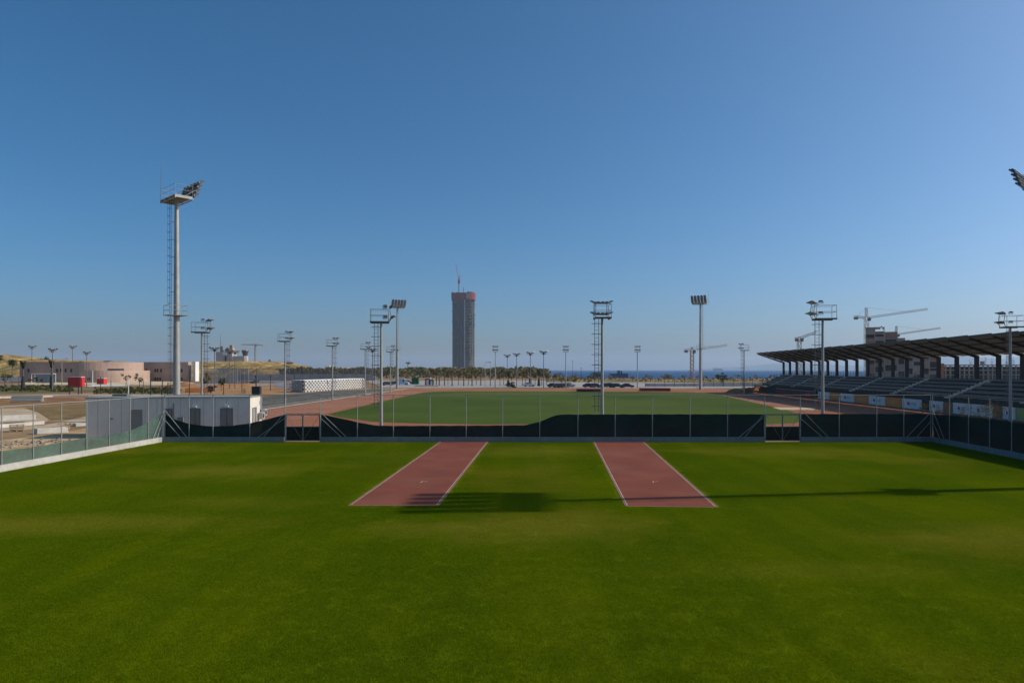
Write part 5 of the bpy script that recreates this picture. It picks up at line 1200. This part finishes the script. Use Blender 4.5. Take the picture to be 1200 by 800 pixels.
# row of young trees and palms beyond the far bend
GR = 'young trees lining the car park beyond the far bend'
row = [(507,252,432,'b','rust-brown bushy tree just behind the kiosks'),(511.5,262,434,'p','young palm right beside the kiosks past the green skip'),(514.8,250,431.5,'p','young palm second on from the kiosks'),(521,255,431,'p','young palm midway between the kiosks and the tower'),(525,268,433,'b','small brown tree midway between the kiosks and the tower'),(529.8,250,433,'p','young palm just before the tower edge'),(537.3,258,432,'b','brown-crowned tree in front of the darker edge of the tower'),(543.5,246,434,'p','young palm in front of the middle of the tower'),(548.5,250,433.5,'b','brown-crowned tree before the sunlit edge of the tower'),(553.2,244,433,'p','young palm just past the sunlit edge of the tower'),
 (558,262,432,'b','yellow-brown tree between the tower and the street lamp'),(563.5,254,433,'p','young palm between the tower and the street lamps'),(574.5,245,431.5,'t','dense green young tree beside the far pole by the tower'),(586,250,431.5,'b','loose olive tree just past the far pole by the tower'),(590,266,432.5,'t','leafy young tree before the first forked lamp post'),(600,258,434,'b','thin pale tree behind the dark heap of bushes'),(612,252,432,'b','sparse brown tree between the two middle forked lamps'),(616,262,432.5,'b','sparse grey-brown tree just before the tied palm'),(627,256,432.5,'b','sparse brown tree between the two tied palms'),(635,250,431.5,'b','sparse brown tree beside the last forked lamp post'),(640,262,434,'b','pale thin tree where the sea horizon begins'),(649,255,437,'b','small thin tree above the first dark purple car'),(658.5,242,440,'y','orange-yellow small tree above the dark purple cars'),(664,262,441,'y','yellow bush-like tree beside the far pole at the sea'),(673,250,442.5,'y','yellow-green small tree in front of the sea, past the dark cars'),(690,262,443,'y','yellow small tree before the dark bush on the shore')]
for i, (px, D, yt, k, lab) in enumerate(row):
    p = (X(px,D),D,-.02); h = Z(yt,D)
    if k == 'p': make_palm('young_palm', lab, p, h, (1.25,1.5,1.1)[i%3], GR, i, fr=13, leaf=(leaf_palm, leaf_mid)[i%2])
    else: make_tree('young_tree', lab, 'tree', p, h, {'b':1.35,'t':1.6,'y':1.9}[k], {'b':leaf_brown,'t':leaf_mid,'y':leaf_yel}[k], GR, i, n=190, crown_z=.5, rzk=.30, leaf_size=.26)
for px, D, yt, lab in ((595.8,236,438,'tied palm with wrapped trunk behind the dark bushes'),(621.3,240,434,'tied palm with dark wrapped trunk under the third forked lamp'),(631.5,243,436,'tied palm with dark wrapped trunk under the last forked lamp')):
    make_palm('tied_palm', lab, (X(px,D),D,-.02), Z(yt,D), 1.9, 'palms with wrapped trunks', int(px), tied=True, wrap=True)
def bush(name, label, loc, r, h, leaf, seed=1, n=220, s=.24, group=None):
    rnd = random.Random(seed); o = thing(name, label, 'bush', loc, 0, group); m = MB()
    for i in range(5): a = i*1.26; m.bar((0,0,-.05),(math.cos(a)*r*.5,math.sin(a)*r*.5,h*.6),.05,.02,n=5)
    m.build('stem', bark, o); c = MB(); leaf_cloud(c, (0,0,h*.52), r, h*.5, n, s, rnd, 0); c.build('foliage', leaf, o); return o
bush('dark_bush', 'dark bush at the foot of the first tied palm', (X(596.5,230),230,0), 2.0, 2.0, leaf_dark, 3)
bush('dark_bush', 'grey-green bush in front of the second forked lamp post', (X(601,222),222,0), 1.3, 1.1, leaf_mid, 4)
bush('dark_bush', 'dark bush on the shore behind the mid-fence ladder', (X(697.5,430),430,-1), 5.4, 6.0, leaf_dark, 6, 700, .4)
bush('dark_bush', 'dark green bushes by the panel fence beneath the ship', (X(845.5,300),300,0), 2.6, 4.6, leaf_dark, 7, 420, .3)
bush('dark_bush', 'low dark bush on the shore between the blue building and the orange crane', (X(783,430),430,-1), 3.6, 4.2, leaf_dark, 8, 400, .35)
bush('dark_bush', 'dark bush in front of the end of the white block wall', (X(355.5,215),215,0), 1.2, 3.2, leaf_dark, 9)
bush('red_bush', 'reddish-green bush at the foot of the hut pole', (X(247,170),170,0), 1.5, 2.4, leafmat('red_leaves',(.10,.03,.02),(.05,.05,.02)), 10)
bush('dark_bush', 'dark bush beside the grey sports cage', (X(298,270),270,0), 2.2, 2.0, leaf_dark, 12)
bush('dark_bush', 'dark bush at the near corner of the sports cage', (X(240.5,250),250,0), 2.0, 3.6, leaf_dark, 13)
# saplings inside the stand-side fence
for px, D, h, r, lab, sd, n in ((1100,66,2.9,.9,'thin bare sapling right behind the fence corner',21,150),(1157,64,3.1,1.75,'wide bushy olive sapling behind the side fence, before the boards',22,620),(1080,74,3.0,.8,'slim dark sapling in the gap between the boards',23,150),(1131,66,2.6,.55,'small sparse sapling between fence corner and the bushy one',24,70)):
    make_tree('sapling', lab, 'sapling', (X(px,D),D,0), h, r, leafmat('olive_leaves',(.085,.085,.035),(.12,.10,.045)) if sd == 21 else bpy.data.materials['olive_leaves'], 'saplings behind the stand-side fence', sd, n=n, crown_z=.45, rzk=.36, leaf_size=.075, tr=.035)
# left side plants
make_palm('palm_tree', 'round-headed dark palm before the yellow hill', (X(14.5,275),275,0), Z(420.5,275), 2.3, 'big palms on the building site', 31, fr=34, leaf=leaf_dark)
make_palm('palm_tree', 'dark palm cut by the photo edge', (X(-2,250),250,0), Z(415.5,250), 2.2, 'big palms on the building site', 32, fr=34, leaf=leaf_dark)
for px, D, yt, lab in ((27,210,427.5,'tied palm with thick dark trunk before the pink wing'),(60.5,206,426.5,'tied palm with thick dark trunk beside the shelter')):
    make_palm('tied_palm', lab, (X(px,D),D,0), Z(yt,D), 2.0, 'palms with wrapped trunks', int(px), tied=True, wrap=True, fr=18, leaf=leaf_mid)
for px, D, yt, cr, lf, lab, sd in ((5,190,436,2.2,leaf_mid,'small round tree on the verge at the photo edge',41),(44,262,441,1.2,leaf_mid,'little tree in front of the white-framed shelter',42),(36,270,443,1.2,leaf_brown,'thin young tree beside the shelter corner',43),(50,255,443,.9,leaf_brown,'thinnest young tree below the middle of the shelter',44),(147.5,245,435.8,1.7,leaf_mid,'bright young tree in front of the porch door',45),(163.3,200,435,1.5,leaf_mid,'narrow dark tree at the porch corner',46),(243,196,436,1.0,leaf_brown,'thin young tree beside the hut pole',47),(259,190,442,1.2,leaf_dark,'small dark tree before the sports cage',48)):
    make_tree('young_tree', lab, 'tree', (X(px,D),D,0), Z(yt,D), cr, lf, 'young trees on the building site', sd, n=230, crown_z=.5, rzk=.32, leaf_size=.20)
for px, D, yt, r, lab, sd in ((53,540,417.2,4.5,'dark trees on the yellow hill between the two lamp posts',51),(28,540,419.6,1.4,'single dark bush on the yellow hill above the wing corner',52),(249.5,650,424.5,3.2,'dark bush on the yellow mound before its pale building',53),(316,690,421.5,1.6,'lone small bush on the bare crest of the mound',54)):
    z0 = Z(yt,D) - (5.0 if sd == 51 else 3.0); bush('hill_bush', lab, (X(px,D),D,z0), r, 5.0 if sd == 51 else 3.0, leaf_dark, sd, 260, .5, 'bushes on the hills')
tag(MB().prism([(-3.2,0),(3.2,0),(3.2,6),(-3.2,6)], 0, 1.2, [(-2.6,.6),(2.6,.6),(2.6,5.4),(-2.6,5.4)]).prism([(-3.6,-.4),(3.6,-.4),(3.6,6.4),(-3.6,6.4)],1.202,1.8,[(-1.5,2),(1.5,2),(1.5,4),(-1.5,4)]).build('hill_shed', M('shed_roof', (.30,.16,.09), .9, .1, .5), loc=(X(339,640),640,Z(426.2,640))), 'small rust-roofed shed on the falling end of the mound', 'shed')
# far tree line : nearest crowns as trees, the mass behind as woodland
rnd = random.Random(77)
ft = [(352,600,430.5,'dark tree just past the falling end of the mound'),(363,560,431.5,'dark tree on the skyline between mound and small white house'),(374,620,431,'low dark tree beside the small white house'),(393,640,431,'dark tree between the white house and the beige house'),(413,600,431.2,'dark tree past the beige house on the skyline'),(424,560,430.8,'dark tree behind the far end of the block wall'),(441,640,430.5,'dark tree in the skyline gap beside the near fence pole'),(452,600,431,'dark tree above the black car'),(472,620,431.5,'dark tree above the white van'),(495,560,430.5,'dark tree above the green skip'),(514,600,430.3,'dark tree behind the second young palm'),(523,640,430,'tall dark tree behind the midway palm'),(531,700,431,'dark tree hard against the tower edge'),(566,620,430.5,'dark tree above the street lamps by the tower'),(577,560,430,'dark tree behind the far pole by the tower'),(586,600,430.5,'broad dark tree just past the far pole by the tower'),(598,620,431,'dark tree between first and second forked lamps'),(612,640,432,'low dark tree between the middle forked lamps'),(625,640,431.5,'dark tree above the tied palms'),(635,660,432,'last dark tree before the sea begins')]
for i, (px, D, yt, lab) in enumerate(ft):
    h = Z(yt,D)+.6; make_tree('far_tree', lab, 'tree', (X(px,D),D,-.3), h, rnd.uniform(3.6,6.0), leaf_mid if i % 3 else leaf_dark, 'trees of the far tree line', 100+i, n=260, crown_z=.45, rzk=.42, leaf_size=.75)
make_tree('cypress', 'tall narrow cypress behind the second forked lamp post', 'tree', (X(604.5,560),560,-.3), Z(427.8,560), 1.5, leaf_dark, None, 140, n=300, crown_z=.3, rzk=.46, leaf_size=.5)
w = MB()
for i in range(9000):
    px = rnd.uniform(330,642); D = rnd.uniform(430,900); base = {0:0}.get(0); hmax = Z(431.6 + 1.0*math.sin(px*.19)+.8*math.sin(px*.53+1)+.5*math.sin(px*1.7), D)
    z = rnd.uniform(0,1)**.7*max(1.5,hmax); x = X(px,D)+rnd.gauss(0,2); k = rnd.uniform(.6,1.5); a = rnd.uniform(0,6.28); t = rnd.uniform(-.8,.8)
    u = Vector((math.cos(a),math.sin(a),t*.5))*k; v = Vector((-math.sin(a)*t,math.cos(a)*t,1)).normalized()*k*.7; p = Vector((x,D,z)); w.add([p-u,p-v,p+u,p+v],[(0,1,2,3)])
tag(w.build('distant_woodland', leafmat('woodland_leaves', (.075,.085,.032), (.17,.125,.055), .05)), 'dark and rusty belt of far woodland below the skyline', 'woodland', kind='stuff')
w = MB()
for i in range(2600):
    px = rnd.uniform(640,960); D = rnd.uniform(330,600); z = rnd.uniform(0,1)**1.6*(2.6+1.2*math.sin(px*.3)) + land_z(X(px,D),D); k = rnd.uniform(.25,.8); a = rnd.uniform(0,6.28)
    u = Vector((math.cos(a),math.sin(a),.2))*k; v = Vector((0,.3,1))*k*.7; p = Vector((X(px,D),D,z)); w.add([p-u,p-v,p+u,p+v],[(0,1,2,3)])
tag(w.build('coastal_scrub', leafmat('scrub_leaves', (.07,.07,.03), (.17,.12,.05), .08)), 'dry scrub along the shore in front of the sea', 'scrub', kind='stuff')

# ================================================================ AIR, LIGHT, CAMERA
hz_ = MB().box(-12300,12300,-320,12200,-12,222)
hm = bpy.data.materials.new('haze'); hm.use_nodes = True; nt = hm.node_tree; nt.nodes.remove(nt.nodes['Principled BSDF'])
pv = nt.nodes.new('ShaderNodeVolumePrincipled'); pv.inputs['Color'].default_value = HAZE_COL; pv.inputs['Density'].default_value = HAZE_D; pv.inputs['Anisotropy'].default_value = .2
nt.links.new(pv.outputs[0], nt.nodes['Material Output'].inputs['Volume'])
if HAZE_D > 0: tag(hz_.build('haze', hm), 'thin pale haze over the plain and the sea', 'haze', kind='stuff')
sd = Vector((.9915*math.cos(EL), .130*math.cos(EL), math.sin(EL)))
sl_ = bpy.data.lights.new('sun', 'SUN'); sl_.energy = SUN; sl_.angle = R(.5); sl_.color = (1.0,.90,.76)
so = bpy.data.objects.new('sun', sl_); COL.objects.link(so); so.rotation_euler = sd.to_track_quat('Z','Y').to_euler(); so.location = (200,0,200)
W = bpy.data.worlds.new('World'); S.world = W; W.use_nodes = True; nt = W.node_tree
sky = nt.nodes.new('ShaderNodeTexSky'); sky.sky_type = 'NISHITA'; sky.sun_disc = False; sky.sun_elevation = EL; sky.sun_rotation = math.atan2(.9915,.130)
sky.air_density = AIR; sky.dust_density = DUST; sky.ozone_density = OZ; sky.altitude = 0
bg = nt.nodes['Background']; bg.inputs['Strength'].default_value = SKY; hs = nt.nodes.new('ShaderNodeHueSaturation'); hs.inputs['Saturation'].default_value = SAT; hs.inputs['Hue'].default_value = HUE; nt.links.new(sky.outputs[0], hs.inputs['Color']); nt.links.new(hs.outputs[0], bg.inputs['Color'])
cd = bpy.data.cameras.new('camera'); cd.lens = 24; cd.sensor_width = 36; cd.shift_y = (HY-400)/1200; cd.clip_start = .1; cd.clip_end = 40000
co = bpy.data.objects.new('camera', cd); COL.objects.link(co); co.location = (0,0,CAMH); co.rotation_euler = (R(90),0,0); S.camera = co
S.view_settings.view_transform = 'Standard'; S.view_settings.look = 'None'; S.view_settings.gamma = 1; S.view_settings.exposure = EXPO; S.view_settings.use_curve_mapping = False
S.render.engine = 'CYCLES'; c = S.cycles
c.use_denoising = True; c.max_bounces = 8; c.transparent_max_bounces = 16; c.diffuse_bounces = 3; c.glossy_bounces = 2; c.volume_bounces = 1; c.sample_clamp_indirect = 4
